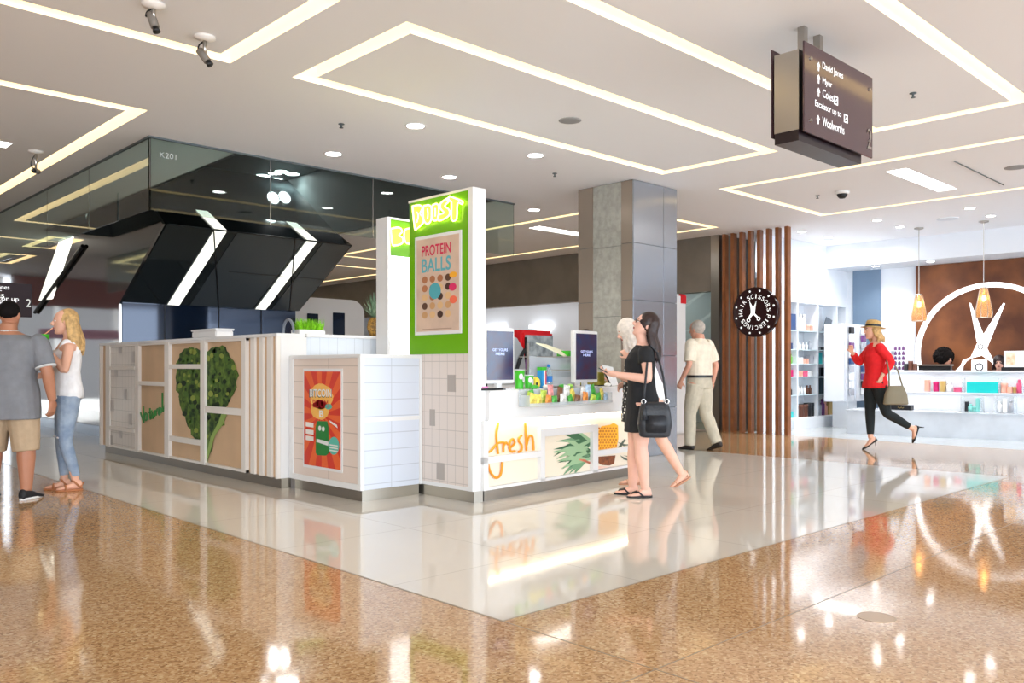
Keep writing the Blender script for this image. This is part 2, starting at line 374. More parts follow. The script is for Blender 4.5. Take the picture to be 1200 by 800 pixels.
# ------------------------------------------------------------------ glass baffle under the ceiling around the void
def pane(name, x0_, x1_, y0_, y1_, z0_, z1_, n=None):
    return MB().box(x0_, x1_, y0_, y1_, z0_, z1_).build(name, M['glass'], n)
gt = thing('smoke_baffle', 'hanging clear glass smoke baffle that turns a corner above the kiosk', 'glass screen', (3.34, 8.84, 2.76))
xs = [3.35, onY(317,8.84).x, onY(437,8.84).x, onY(535,8.84).x, 8.53]
for a, b in zip(xs, xs[1:]): pane('glass_panel', a+.004, b-.004, 8.84, 8.852, 2.76, CZ-.002, gt)
ys = [8.86, onX(104,3.34).y, onX(55,3.34).y, 15.2, 19.5]
for a, b in zip(ys, ys[1:]): pane('glass_panel', 3.34, 3.352, a+.004, b-.004, 2.76, CZ-.002, gt)
m = MB(); m.box(3.33,8.54,8.83,8.862,CZ-.02,CZ-.0005); m.box(3.33,3.362,8.862,19.5,CZ-.02,CZ-.0005); m.build('top_channel', M['darkgrey'], gt)
m = MB()
for x in xs[1:-1]: m.box(x-.003,x+.003,8.838,8.854,2.76,CZ-.02)
m.build('clamp_bar', M['chrome'], gt)
text('K201', 'lettering', mat('etched_grey', (170,176,174), .6), gt, onY(197,8.835,182.5), (1,0,0), (0,0,1), .17, .055, .001)

# ------------------------------------------------------------------ faceted dark block with chevron lights (beyond the kiosk)
BY = 14.2; ex = (4.95, 8.12)
prof = [(BY,2.2),(12.42,3.24),(13.1,3.62),(14.6,4.7),(16.0,4.7),(16.0,2.2)]
esc = thing('escalator_block', 'faceted black mirrored escalator underside with bent light strips, behind the kiosk', 'escalator', (6.5, BY, 0))
m = MB(); m.rings([[(x, y, z) for y, z in prof] for x in ex]); m.build('cladding', M['darkglass'], esc)
def chev(X, w_, n='light_strip'):
    m = MB()
    for (ya, za), (yb, zb) in zip(prof[:3], prof[1:3]):
        d = Vector((0, yb-ya, zb-za)).normalized(); nn = Vector((0, d.z, -d.y)); nn = nn if nn.y < 0 else -nn
        A = Vector((0,ya,za)); B = Vector((0,yb,zb))
        o = nn*.012
        m.add([Vector((X,*A[1:]))+o, Vector((X+w_,*A[1:]))+o, Vector((X+w_,*B[1:]))+o, Vector((X,*B[1:]))+o], [(0,1,2,3)])
    return m.build(n, M['ledc'], esc)
M['ledc'] = mat('cool_light_strip', (255,255,255), .5, emit=.85, ecol=(240,240,226))
chev(onY(196,BY).x, .2); chev(onY(299,BY).x, .2)
M['slate'] = mat('slate_metal_panel', (96,104,110), .22, .5)
for xa, xb in ((onY(222,BY).x, onY(296,BY).x), (onY(318,BY).x, 8.1)):
    m = MB(); A_, B_2 = Vector((0,BY,2.2)), Vector((0,12.42,3.24)); nn = Vector((0,-(B_2.z-A_.z),-(A_.y-B_2.y))).normalized()*.006
    m.add([Vector((xa,A_.y,A_.z))+nn, Vector((xb,A_.y,A_.z))+nn, Vector((xb,B_2.y,B_2.z))+nn, Vector((xa,B_2.y,B_2.z))+nn], [(0,1,2,3)]); m.build('slate_panel', M['slate'], esc)
jn = MB()
for X in (onY(256,BY).x, onY(345,BY).x-.1):
    jn.tube([(X,BY-.005,2.2),(X-.9,12.42-.01,3.23)], .012, 6)
jn.tube([(4.97,12.41,3.235),(8.1,12.41,3.235)], .012, 6)
jn.tube([(6.3,13.3,2.72),(8.1,13.3,2.72)], .01, 6)
jn.build('panel_joint', M['black'], esc)
m = MB()
for px in (318, 336):
    pass
m.rings([[(x, y, z) for y, z in ((14.3,.0),(14.3,2.21),(16,2.21),(16,0))] for x in (4.97, 8.1)]); m.build('glossy_wall', M['blueglass'], esc)
m = MB()
for x in (5.65, 6.6, 7.4): m.box(x-.006,x+.006,14.285,14.3,0,2.2)
m.build('wall_joint', M['black'], esc)
mw = thing('mirrored_wall', 'polished stainless wall behind the two talking shoppers, left of the kiosk', 'wall cladding', (4.9, 17, 0))
m = MB(); pf = [(14.25,.16),(14.25,2.17),(12.47,3.24),(12.8,3.5),(22,3.5),(22,.16)]; m.rings([[(x, y, z) for y, z in pf] for x in (4.90,4.94)]); m.build('mirror_panel', M['mirror'], mw)
m = MB(); m.box(4.86,4.96,14.3,22,0,.16); m.build('skirting', mat('pale_blue_steel', (170,184,204), .25, .7), mw)
m = MB()
P = [onX(105,4.885,207), onX(86,4.885,233), onX(45,4.885,352)]; Q = [onX(112,4.885,205), onX(99,4.885,235), onX(60,4.885,350)]
m.add(P+Q, [(0,1,4,3),(1,2,5,4)]); m.add([v+Vector((.012,0,0)) for v in P+Q], [(3,4,1,0),(4,5,2,1)]); m.build('light_strip', M['ledc'], mw)
m = MB(); m.tube([onX(97,4.87,288), onX(41,4.87,366)], .035, 8); m.build('dark_reflection', M['black'], mw)  # diagonal dark reflection in the mirror, put in as a black tube
m = MB(); m.tube([onX(78,4.87,470), onX(78,4.87,508)], .02, 8); m.tube([onX(76,4.87,395), onX(76,4.87,500)], .02, 8); m.build('dark_joint', M['black'], mw)

# ------------------------------------------------------------------ stone column
ct = thing('column', 'square stone and bronze clad column standing behind the waiting women', 'column', (8.965, 7.11, 0))
cx0, cx1, cy0, cy1 = 8.5, 9.43, 6.65, 7.57
MB().box(cx0+.01,cx1-.01,cy0+.01,cy1-.01,0,CZ-.002).build('core', M['darkgrey'], ct)
zz = [0,.62,1.3,2.0,2.72,CZ-.004]
yl, yr = onX(695,cx0).y, onX(728,cx0).y
for a, b, mm in ((cy1, yl, 'brownpanel'), (yr, cy0, 'brownpanel')):
    m = MB()
    for z0, z1 in zip(zz, zz[1:]): m.bbox(cx0-.005, cx0+.02, b+.002, a-.002, z0+.003, z1-.003, .003)
    m.build('bronze_panel', M[mm], ct)
m = MB()
for z0, z1 in zip([0,.9,1.8,2.7],[.9,1.8,2.7,CZ-.004]): m.bbox(cx0-.002, cx0+.02, yr+.002, yl-.002, z0+.002, z1-.002, .002)
m.build('stone_panel', M['stone'], ct)
xm = onY(777,cy0).x; m = MB()
for a, b in ((cx0-.005,xm),(xm,cx1)):
    for z0, z1 in zip(zz, zz[1:]): m.bbox(a+.002,b-.002,cy0-.01,cy0+.01,z0+.003,z1-.003,.003)
m.build('metal_panel', M['bluesteel'], ct)
# ------------------------------------------------------------------ far mall walls
WX = 13.2
wl = MB(); wl.box(WX,WX+.2,10.2,26,2.52,CZ+.3); wl.box(WX,WX+.2,8.55,10.2,2.52,CZ+.3); wl.box(WX,WX+.2,9.45,10.2,0,2.52)
wl.build('wall_right', M['greyconc'], kind='structure')
m = MB(); m.box(WX+.01,WX+.03,8.56,9.44,.02,2.52); m.build('window_1', M['glass'], kind='structure')
m = MB(); m.box(WX-.02,WX+.2,8.38,8.55,0,CZ); m.build('trim_20', M['steel'], kind='structure')
# white shop across the mall (seen over the kiosk)
m = MB(); m.box(15.2,15.3,8.6,26,0,3.0); m.box(13.4,15.3,25.8,26,0,3.0); m.box(13.4,15.3,8.62,26,2.9,3.0); m.build('wall_white_shop', M['shop_white'], kind='structure')
area('white_shop_lamp', (14.2,14.5,2.85), 1.4, 26, (1,1,1), (0,0,0), 9)
for i, (a, b, c, d, px, py) in enumerate(((566,592,383,386,0,0),(621,646,381,385,0,0),(630,642,386,388.5,0,0))):
    p, q = onX(a,15.1,c), onX(b,15.1,c); h = (d-c)*18/994
    m = MB(); m.box(15.06,15.14,q.y,p.y,p.z-h,p.z); m2 = m.build('wall_lamp', mat('shop_tube', (255,255,255), .5, emit=1.6), None, loc=(15.1,(p.y+q.y)/2,p.z)); tag(m2, 'bright linear lamp on the white shop wall, %s' % ['left one','right long one','right short one below'][i], 'lamp')
# far end wall and shopfront
m = MB(); m.box(-9,4.0,24.5,24.7,0,CZ+.3); m.box(4.0,WX,25.3,25.5,0,CZ+.3); m.build('wall_far', mat('far_wall', (190,184,178), .6), kind='structure')
m = MB(); m.box(-9,4.0,24.42,24.5,2.75,3.5); m.build('trim_21', mat('brick_red_fascia', (128,72,64), .5), kind='structure')
sf = thing('shopfront', 'distant bright shopfront at the far left behind the man', 'shopfront', (1,24.3,0))
m = MB(); m.box(-8,3.9,24.36,24.41,.3,2.72); m.build('display_window', mat('shopfront_glow', (196,200,206), .3, emit=.22), sf)
m = MB()
for x in (-6,-4,-2,0,1.5,3.0): m.box(x-.05,x+.05,24.3,24.36,0,2.75)
m.box(-8,3.9,24.3,24.36,0,.3); m.build('mullion', M['steel'], sf)
m = MB(); m.box(1.0,3.4,24.28,24.3,1.9,2.15); m.build('pink_banner', mat('pink_banner', (196,140,160), .5), sf)
m = MB(); m.box(-9,-8.8,-7,26,0,CZ+.3); m.build('wall_left', mat('far_wall'), kind='structure')
# far left directory sign, same family as the hanging one
p = onY(37, 12.0, 333); q = onY(-40, 12.0, 369)
t = thing('hanging_sign', 'far dark hanging directory sign above the head of the man in grey', 'sign', ((p.x+q.x)/2, 12.0, p.z))
m = MB(); m.box(q.x,p.x,11.99,12.05,q.z,p.z); m.build('sign_face', mat('matt_brown_sign', (46,32,38), .7), t)
m = MB()
x = (p.x*.3+q.x*.7); m.box(x-.008,x+.008,12.01,12.03,p.z,CZ)
m.build('post', M['darkgrey'], t)
for i, (s_, a, b, y) in enumerate((('David Jones',-25,11,336.5),('Myer',-25,2,341),('Coles',-25,5,345),('Escalator up',-25,22,350),('Woolworths',-25,7,354.5))):
    pa, pb = onY(a,11.99,y), onY(b,11.99,y); text(s_, 'lettering', M['signtext'], t, (pa+pb)/2, (1,0,0), (0,0,1), abs(pb.x-pa.x), .07, .003)
text('2', 'floor_number', M['steel'], t, onY(33.5,11.99,355), (1,0,0), (0,0,1), .05, .1, .003)

# ------------------------------------------------------------------ hanging directory sign
SY = 2.74
pl, pr_ = onY(942.5, SY, 47), onY(1022.5, SY, 91.6); zb = (onY(941.5,SY,152).z+onY(1021,SY,186).z)/2; ztp = (pl.z+pr_.z)/2
t = thing('hanging_sign', 'brown hanging directory sign with white arrows and store names', 'sign', ((pl.x+pr_.x)/2, SY+.1, CZ))
m = MB(); m.bbox(pl.x, pr_.x, SY, SY+.012, zb, ztp, .002); m.build('front_panel', M['signbrown'], t)
zc = ztp-.07; zd = zb-.055
m = MB(); m.box(pl.x-.008, pr_.x-.11, SY+.035, SY+.215, zb+.02, zc+.02); m.build('casing', M['steel'], t)
m = MB(); m.box(pl.x-.006, pr_.x-.112, SY+.037, SY+.213, zd, zb+.02); m.build('base_tray', mat('dark_brown_trim', (30,18,22), .3), t)
m = MB(); m.bbox(pl.x, pr_.x, SY+.235, SY+.247, zb, ztp, .002); m.build('back_panel', M['signbrown'], t)
m = MB()
for x in (pl.x+.22, pl.x+.45): m.box(x-.025,x+.025,SY+.10,SY+.15,zc,CZ)
m.build('post', M['steel'], t)
m = MB()
for (x, z) in ((pl.x+.09,ztp-.1),(pr_.x-.06,ztp-.1),(pl.x+.09,zb+.09),(pr_.x-.06,zb+.12)): m.tube([(x,SY-.008,z),(x,SY,z)], .012, 12)
m.build('bolt', M['steel'], t)
def arrow(mb, p, s_):
    x, z = p.x, p.z; y = SY-.001
    pts = [(x-s_*.12,-s_*.5),(x+s_*.12,-s_*.5),(x+s_*.12,.0),(x+s_*.38,0),(x,s_*.5),(x-s_*.38,0),(x-s_*.12,0)]
    mb.poly([(a, y, z+b) for a, b in pts], (0,-1,0), .002)
ar = MB()
L = [('David Jones',(959,78),(963.5,987.5,84,.05)),('Myer',(959,92.5),(963.5,974.5,98,.045)),('Coles',(959,108),(963.5,976,112,.045)),('Escalator up to',(0,0),(955,985.5,128.5,.045)),('Woolworths',(958.5,140),(963.5,989,147.5,.05))]
for s_, (ax, ay), (a, b, y, h) in L:
    if ax: arrow(ar, onY(ax,SY,ay), .062)
    pa, pb = onY(a,SY,y), onY(b,SY,y); c = (pa+pb)/2; c = onY((a+b)/2,SY,y)
    text(s_, 'lettering', M['signtext'], t, (c.x,SY-.001,c.z), (1,0,0), (0,0,1), pb.x-pa.x, h*1.25, .003, bold=0)
ar.build('arrows', M['signtext'], t)
for (px, py) in ((979.5,118),(991,139)):
    p = onY(px,SY,py); m = MB()
    for a0,a1,b0,b1 in ((-.028,.028,.022,.03),(-.028,.028,-.03,-.022),(-.028,-.021,-.022,.022),(.021,.028,-.022,.022)): m.box(p.x+a0,p.x+a1,SY-.003,SY,p.z+b0,p.z+b1)
    m.poly([(p.x-.018,SY-.003,p.z-.014),(p.x-.008,SY-.003,p.z-.014),(p.x+.018,SY-.003,p.z+.014),(p.x+.008,SY-.003,p.z+.014)], (0,-1,0), .001)
    m.build('escalator_symbol', M['signtext'], t)
text('2', 'floor_number', M['steel'], t, onY(1018.5,SY,163), (1,0,0), (0,0,1), .075, .15, .004)

# ------------------------------------------------------------------ kiosk, left counter wall
KX = 3.93; KT = 1.47
dt = mat('grey_accent_tile', (168,158,150), .3)
gtm = tiles('white_kiosk_tile', (216,207,198), (178,170,160), .11, .148, 'yz', .003, 0, .25)
k1 = thing('kiosk_counter', 'long white and tan kiosk counter wall with a broccoli heart picture and Natural lettering', 'counter', (KX, 9.7, 0))
YF = 12.15; YN = 7.28
MB().box(KX+.06,KX+.16,YN+.03,YF-.03,0,.1).build('kick_plate', M['kick'], k1)
MB().box(KX+.035,KX+.2,YN+.04,YF-.03,.1,KT-.03).build('back_panel', M['tan'], k1)
MB().box(KX-.004,KX+.25,YF-.03,YF,.1,KT-.03).build('end_panel', M['warmwhite'], k1)
MB().bbox(KX-.01,KX+.3,YN-.01,YF+.02,KT-.03,KT,.006).build('top_ledge', M['white'], k1)
y_ = lambda px: onX(px, KX).y
def zrow(py, px): return onX(px, KX, py).z
for a, b in ((124,128.5),(158.5,162.2),(193,198),(235,240),(283.5,288),(323,326)):
    MB().box(KX-.005,KX+.035,y_(b) if a < 320 else YN,y_(a),.1,KT-.03).build('frame_post', M['warmwhite'], k1)
for (a, b, py) in ((292,296.8,0),(302,306.5,0),(311.3,316.4,0)):
    MB().box(KX+.012,KX+.035,y_(b),y_(a),.1,KT-.03).build('white_slat', M['warmwhite'], k1)
for a, b, t_, bt in ((162.2,193,449.3,.05),(198,235,429.3,.05),(198,235,516,.06),(240,283.5,481,.07)):
    z = zrow(t_,(a+b)/2); MB().box(KX,KX+.035,y_(b),y_(a),z-bt/2,z+bt/2).build('frame_rail', M['warmwhite'], k1)
for py in (431,502.5):
    z = zrow(py,143); MB().box(KX-.01,KX+.03,y_(158),y_(128),z-.025,z+.02).build('tile_ledge', M['warmwhite'], k1)
MB().box(KX,KX+.035,y_(288),y_(128),.1,.125).build('bottom_rail', M['warmwhite'], k1)
MB().box(KX,KX+.035,y_(288),y_(128),KT-.055,KT-.03).build('top_rail', M['warmwhite'], k1)
MB().box(KX+.015,KX+.036,y_(158.5),y_(128.5),.11,KT-.04).build('tile_panel', gtm, k1)
m = MB()
for (cx, cy) in ((105,138),(180,190),(80,278),(133,410),(57,475),(162,555),(105,632),(53,680)):
    p = onX(120+cx/5, KX+.012, 380+cy/5); m.box(KX+.011,KX+.016,p.y-.055,p.y+.055,p.z-.07,p.z+.07)
m.build('accent_tiles', dt, k1)
bro = mat('broccoli_print', (24,54,24), .6, c2=(96,124,50), vscale=14)
mp = lambda px, py: onX(px, KX+.03, py)
def blobby(pts, n=3, amp=1.6):
    out = []
    for i in range(len(pts)):
        a, b = pts[i], pts[(i+1) % len(pts)]
        for k in range(n):
            t_ = k/n; out.append((a[0]+(b[0]-a[0])*t_+random.uniform(-amp,amp), a[1]+(b[1]-a[1])*t_+random.uniform(-amp,amp)))
    return out
heart = [(207,427),(212,415),(221,407),(230,408),(237,418),(241,424),(243,413),(250,406),(260,405),(269,413),(274,426),(279,438),(277,452),(272,466),(266,478),(262,488),(264,497),(256,503),(250,517),(243,541),(240,541),(236,524),(228,512),(221,500),(214,482),(209,462),(206,444)]
MB().poly([mp(*q) for q in blobby(heart)], (-1,0,0), .004).build('broccoli_picture', bro, k1)
m = MB(); lt = mat('broccoli_stalk_print', (142,166,88), .6)
m.poly([onX(a,KX+.0255,b) for a, b in ((262,478),(267,482),(262,496),(252,510),(243,540),(241,538),(247,512),(256,495))], (-1,0,0), .003)
m.build('broccoli_stalk', lt, k1)
for j, (cl, n) in enumerate((((74,106,44),60),((20,42,22),50),((136,150,66),26))):
    m = MB()
    for _ in range(n):
        for _t in range(30):
            a, b = random.uniform(208,277), random.uniform(408,515)
            c = 0
            for i in range(len(heart)):
                (xa,ya),(xb,yb) = heart[i], heart[(i+1) % len(heart)]
                if (ya > b) != (yb > b) and a < (xb-xa)*(b-ya)/(yb-ya)+xa: c ^= 1
            if c: break
        r = random.uniform(.9,2.8)
        pts = [(a+r*(1+.3*random.random())*math.cos(q), b+r*1.2*(1+.3*random.random())*math.sin(q)) for q in [2*PI*i/7 for i in range(7)]]
        m.poly([onX(u,KX+.025-.0006*j,v) for u, v in pts], (-1,0,0), .0003)
    m.build('broccoli_floret', mat('floret_print_%d' % j, cl, .6), k1)
# handwriting
gm = mat('green_lettering', (58,128,62), .5)
mpn = lambda cx, cy: onX(120+cx/5, KX+.028, 380+cy/5)
W_ = [[(222,590),(218,500)],[(218,500),(243,575)],[(243,575),(240,480)],[(262,530),(252,520),(247,555),(258,560),(263,525),(266,560)],[(279,490),(280,550),(286,548)],[(272,515),(290,505)],
      [(292,515),(292,545),(300,545),(305,505),(306,540)],[(314,500),(315,535)],[(315,510),(322,495),(326,500)],[(340,495),(332,490),(328,520),(336,528),(342,490),(344,520)],[(352,400),(353,500),(360,500),(366,470)]]
m = MB()
for s_ in W_: m.tube(stroke(s_, mpn, 0), .011, 6)
m.build('lettering', gm, k1)

# kiosk rear face (behind the red poster box)
k2 = thing('kiosk_wall', 'white tiled kiosk wall behind the poster box, with grass and pineapple on top', 'counter', (4.5, YN, 0))
xe = 5.62
vt = tiles('white_vertical_tile', (212,217,224), (188,192,198), .1, .6, 'xz', .003, 0, .25)
MB().box(KX+.31,xe,YN+.02,YN+.12,.1,KT-.03).build('tile_face', vt, k2)
MB().box(KX+.035,KX+.31,YN-.004,YN+.03,.1,KT-.03).build('end_panel', M['white'], k2)
MB().bbox(KX+.305,xe,YN-.01,YN+.35,KT-.03,KT,.006).build('top_ledge', M['white'], k2)
MB().box(KX+.31,xe,YN+.06,YN+.1,0,.1).build('kick_plate', M['kick'], k2)

# poster box
bx0,bx1,by0,by1,bz = 4.05,4.71,6.07,YN-.012,1.26
pb = thing('kiosk_cupboard', 'square white panelled box with the red juice poster at the kiosk corner', 'cabinet', (4.38, 6.6, 0))
plank = tiles('pinkish_plank', (220,202,190), (186,168,156), 3, .145, 'yz', .004, 0, .3)
plankw = tiles('white_plank', (206,211,222), (182,186,196), 3, .145, 'xz', .004, 0, .3)
MB().box(bx0+.05,bx1-.002,by0+.05,by1-.02,0,.1).build('kick_plate', M['kick'], pb)
m = MB(); m.k = 0; m.box(bx0+.03,bx1,by0+.03,by1,.1,bz-.01); m.build('carcass', M['white'], pb)
MB().box(bx0+.015,bx0+.031,by0+.03,by1,.1,bz-.03).build('left_panel', plank, pb)
MB().box(bx0+.03,bx1,by0+.012,by0+.031,.1,bz-.03).build('right_panel', plankw, pb)
m = MB(); m.box(bx0,bx0+.04,by0,by0+.045,.1,bz-.03); m.box(bx0,bx0+.03,by1-.06,by1,.1,bz-.03); m.box(bx1-.03,bx1,by0,by0+.03,.1,bz-.03); m.box(bx0+.04,bx1-.03,by0+.005,by0+.03,.68,.715); m.box(bx0,bx0+.03,by0+.045,by1-.06,.1,.15); m.build('corner_trim', M['white'], pb)
MB().bbox(bx0-.005,bx1,by0-.005,by1,bz-.03,bz,.005).build('top', M['white'], pb)
# poster on left face
pz1, pz0 = onX(378,bx0+.012,435).z, onX(378,bx0+.012,547).z
pyL, pyR = onX(357,bx0+.01).y, onX(399.5,bx0+.01).y
po = thing('poster', 'red and orange juice poster reading BITCOIN BOOM on the kiosk box', 'poster', (bx0, (pyL+pyR)/2, pz0))
def rays_mat(name, c1, c2, cy, cz):
    m = bpy.data.materials.new(name); m.use_nodes = True; nt = m.node_tree; b = nt.nodes['Principled BSDF']
    tc = nt.nodes.new('ShaderNodeTexCoord'); s = nt.nodes.new('ShaderNodeSeparateXYZ'); nt.links.new(tc.outputs['Object'], s.inputs[0])
    def M_(op, a, b_=None):
        n = nt.nodes.new('ShaderNodeMath'); n.operation = op
        for i, v in enumerate((a, b_)):
            if v is None: continue
            if isinstance(v, (int, float)): n.inputs[i].default_value = v
            else: nt.links.new(v, n.inputs[i])
        return n.outputs[0]
    ang = M_('ARCTAN2', M_('SUBTRACT', s.outputs['Y'], cy), M_('SUBTRACT', s.outputs['Z'], cz))
    f = M_('GREATER_THAN', M_('SINE', M_('MULTIPLY', ang, 14)), 0)
    mx = nt.nodes.new('ShaderNodeMix'); mx.data_type = 'RGBA'; nt.links.new(f, mx.inputs[0])
    mx.inputs[6].default_value = (*lin(c1), 1); mx.inputs[7].default_value = (*lin(c2), 1); nt.links.new(mx.outputs[2], b.inputs['Base Color'])
    b.inputs['Roughness'].default_value = .25; return m
rm = rays_mat('red_ray_print', (206,56,36), (226,96,44), 0, (pz1-pz0)*.55)
m = MB(); m.box(bx0+.008,bx0+.016,pyR-.025,pyL+.025,pz0-.025,pz1+.025); m.build('frame', M['white'], po)
m = MB(); m.box(bx0+.004,bx0+.0085,pyR,pyL,pz0,pz1); m.build('print', rm, po)
PX = lambda cx, cy: onX(340+cx/5.333, bx0+.0035, 420+cy/5.333)
def blob2(mb, cx, cy, rx, ry, mp_, n=16, nrm=(-1,0,0), t_=.0006, jit=0):
    mb.poly([mp_(cx+rx*(1+random.uniform(-jit,jit))*math.cos(2*PI*i/n), cy+ry*(1+random.uniform(-jit,jit))*math.sin(2*PI*i/n)) for i in range(n)], nrm, t_)
m = MB(); blob2(m,192,235,72,80,PX,18,jit=.1); blob2(m,188,320,56,64,PX,18,jit=.1); m.build('yellow_splash', mat('poster_yellow', (236,176,84), .4), po)
P2 = lambda cx, cy: onX(340+cx/5.333, bx0+.0028, 420+cy/5.333)
P3 = lambda cx, cy: onX(340+cx/5.333, bx0+.0020, 420+cy/5.333)
m = MB(); m.poly([P2(*q) for q in ((168,390),(232,392),(240,430),(242,590),(225,606),(172,604),(160,590),(160,430))], (-1,0,0), .0006); m.build('green_cup', mat('poster_green', (30,120,50), .4), po)
m = MB(); m.poly([P3(*q) for q in ((166,500),(240,520),(238,545),(164,520))], (-1,0,0), .0005); blob2(m,185,435,9,16,P3); blob2(m,207,440,9,16,P3); m.build('cup_highlight', M['white'], po)
m = MB(); blob2(m,273,545,34,56,P2,20); m.build('teal_badge', mat('poster_teal', (90,178,160), .4), po)
m = MB()
for y in (395,440,480): m.poly([P2(*q) for q in ((98,y),(146,y+8),(146,y+36),(98,y+28))], (-1,0,0), .0006)
for y in (535,552,569): m.poly([P3(*q) for q in ((247,y),(298,y+8),(298,y+15),(247,y+7))], (-1,0,0), .0005)
m.poly([P2(*q) for q in ((245,385),(292,415),(297,435),(250,400))], (-1,0,0), .0006); m.build('caption_bars', M['warmwhite'], po)
def ptext(s_, cx, cy, w_, h_, m_, off, slope=0, X=bx0, mpf=None):
    c = mpf(cx, cy); r = (mpf(cx+40, cy+40*slope)-mpf(cx-40, cy-40*slope)).normalized()
    return text(s_, 'lettering', m_, po, c, r, (0,0,1), w_, h_, off, bold=.02)
wsc = abs(P2(200,0).y-P2(100,0).y)/100; hsc = abs(P2(200,0).z-P2(200,100).z)/100
ptext('BITCOIN', 188, 218, 138*wsc, 52*hsc, mat('poster_dark', (40,70,56), .5), .0001, 0, mpf=P2)
ptext('BITCOIN', 190, 215, 132*wsc, 48*hsc, M['white'], .0012, 0, mpf=P2)
text('BOOM', 'lettering', mat('poster_redtext', (196,20,34), .4), po, P2(190,282)+Vector((-.0015,0,0)), (0,-1,0), (0,0,1), 92*wsc, 50*hsc, .0006)
ptext('B', 196, 345, 26*wsc, 44*hsc, M['white'], .0012, 0, mpf=P2)
m = MB(); blob2(m,240,300,22,18,P2); m.build('teal_tag', mat('poster_teal'), po)

# ------------------------------------------------------------------ BOOST sign pillars
SX = 4.71; sy0, sy1 = 5.40, 6.262; st = 2.67; gz = 1.265
s1 = thing('sign_pillar', 'tall lime green lightbox pillar with neon lettering and protein balls poster, nearer one', 'sign', (4.75, 5.83, 0))
sqt = tiles('pinkish_square_tile', (216,203,194), (184,172,164), .108, .15, 'yz', .003, 0, .3)
MB().box(SX+.02,SX+.14,sy0+.01,sy1,.1,st-.004).build('core', M['white'], s1)
MB().box(SX,SX+.021,sy0+.035,sy1,gz,st-.02).build('green_face', M['green'], s1)
MB().box(SX+.004,SX+.021,sy0+.035,sy1,.12,gz).build('tile_face', sqt, s1)
m = MB(); m.box(SX-.004,SX+.145,sy0-.02,sy0+.035,.1,st); m.box(SX-.004,SX+.145,sy0+.035,sy1+.01,st-.02,st); m.box(SX-.002,SX+.02,sy0+.035,by0,.1,.13); m.build('white_frame', M['white'], s1)
MB().box(SX+.03,SX+.13,sy0,sy1,0,.1).build('kick_plate', M['kick'], s1)
m = MB()
for px, py in ((529,449),(505,489),(516,552)):
    p = onX(px,SX,py); m.box(SX+.0005,SX+.005,p.y-.054,p.y+.054 if px != 505 else p.y+.02,p.z-.074,p.z+.074)
m.build('accent_tiles', dt, s1)
neon = mat('neon_tube', (255,250,170), .4, emit=4, ecol=(255,246,120)); nred = mat('neon_letter_face', (230,190,60), .4, emit=.6, ecol=(255,225,90))
BN = lambda cx, cy: onX(480+cx/11.425, SX-.03, 215+cy/11.425)
BNf = lambda cx, cy: onX(480+cx/11.425, SX-.012, 215+cy/11.425)
# outlines of the letters B O O S T, hand drawn and slanting upward
B_ = [(38,305),(130,290),(170,330),(140,400),(175,450),(185,520),(95,605),(70,590),(38,305)]
O1 = [(190,300),(260,290),(295,340),(290,470),(260,530),(215,530),(185,470),(180,350),(190,300)]
O2 = [(310,290),(360,270),(390,310),(385,430),(360,490),(315,490),(295,430),(298,320),(310,290)]
S_ = [(500,200),(530,230),(470,300),(520,340),(540,400),(500,450),(410,495),(380,480),(390,420),(460,390),(410,330),(420,260),(500,200)]
T_ = [(535,170),(700,235),(700,275),(640,265),(630,470),(560,480),(560,250),(505,230),(535,170)]
letters = MB(); faces = MB()
for L_ in (B_,O1,O2,S_,T_):
    P = [BN(*q) for q in L_]; letters.tube(stroke(L_, BN, 0, sub=3), .007, 6)
    faces.poly([BNf(*q) for q in L_[:-1]], (-1,0,0), .01)
for a_ in ([(95,380),(115,420),(110,470),(95,520)],[(235,340),(245,400),(240,470)],[(340,330),(345,380),(340,440)]): letters.tube(stroke(a_, BN, 0), .006, 6)
faces.build('letter_faces', nred, s1); letters.build('neon_letters', neon, s1)
# protein poster
PP = lambda cx, cy, o_=0: onX(480+cx/5.714, SX-.006-o_, 260+cy/5.714)
zt1 = PP(195,78).z; zb1 = PP(195,752).z; yL, yR = PP(38,0).y, PP(350,0).y
pp = thing('poster', 'framed beige poster reading PROTEIN BALLS on the green pillar', 'poster', (SX-.01, (yL+yR)/2, zb1))
MB().bbox(SX-.012,SX-.001,yR-.0,yL+.0,zb1,zt1,.003).build('frame', M['white'], pp)
MB().box(SX-.0135,SX-.0115,yR+.028,yL-.028,zb1+.03,zt1-.03).build('print', mat('poster_wood_print', (206,178,158), .4, var=.08, vscale=6), pp)
ws = (yL-yR)/312; Yc = lambda cx: yL-(cx-38)*ws
hs = (zt1-zb1)/674; Zc = lambda cy: zt1-(cy-78)*hs
text('PROTEIN', 'lettering', mat('poster_magenta', (204,40,80), .5), pp, (SX-.0145,Yc(187),Zc(182)), (0,-1,0), (0,0,1), 195*ws, 72*hs, .0008, bold=.02)
text('BALLS', 'lettering', mat('poster_blue', (96,168,180), .5), pp, (SX-.0145,Yc(187),Zc(282)), (0,-1,0), (0,0,1), 195*ws, 96*hs, .0008, bold=.02)
cols = [(92,60,44),(196,150,104),(216,176,128),(70,44,36),(170,110,74)]
bb = [[] for _ in cols]
B5 = [MB() for _ in cols]
for i in range(4):
    for j in range(5):
        cx = 110+52*i; cy = 378+60*j; k = random.randrange(5)
        B5[k].poly([(SX-.0142,Yc(cx+19*math.cos(2*PI*q/14)),Zc(cy+24*math.sin(2*PI*q/14))) for q in range(14)], (-1,0,0), .0006)
for k, b in enumerate(B5): b.build('ball_print', mat('ball_print_%d' % k, cols[k], .5), pp)
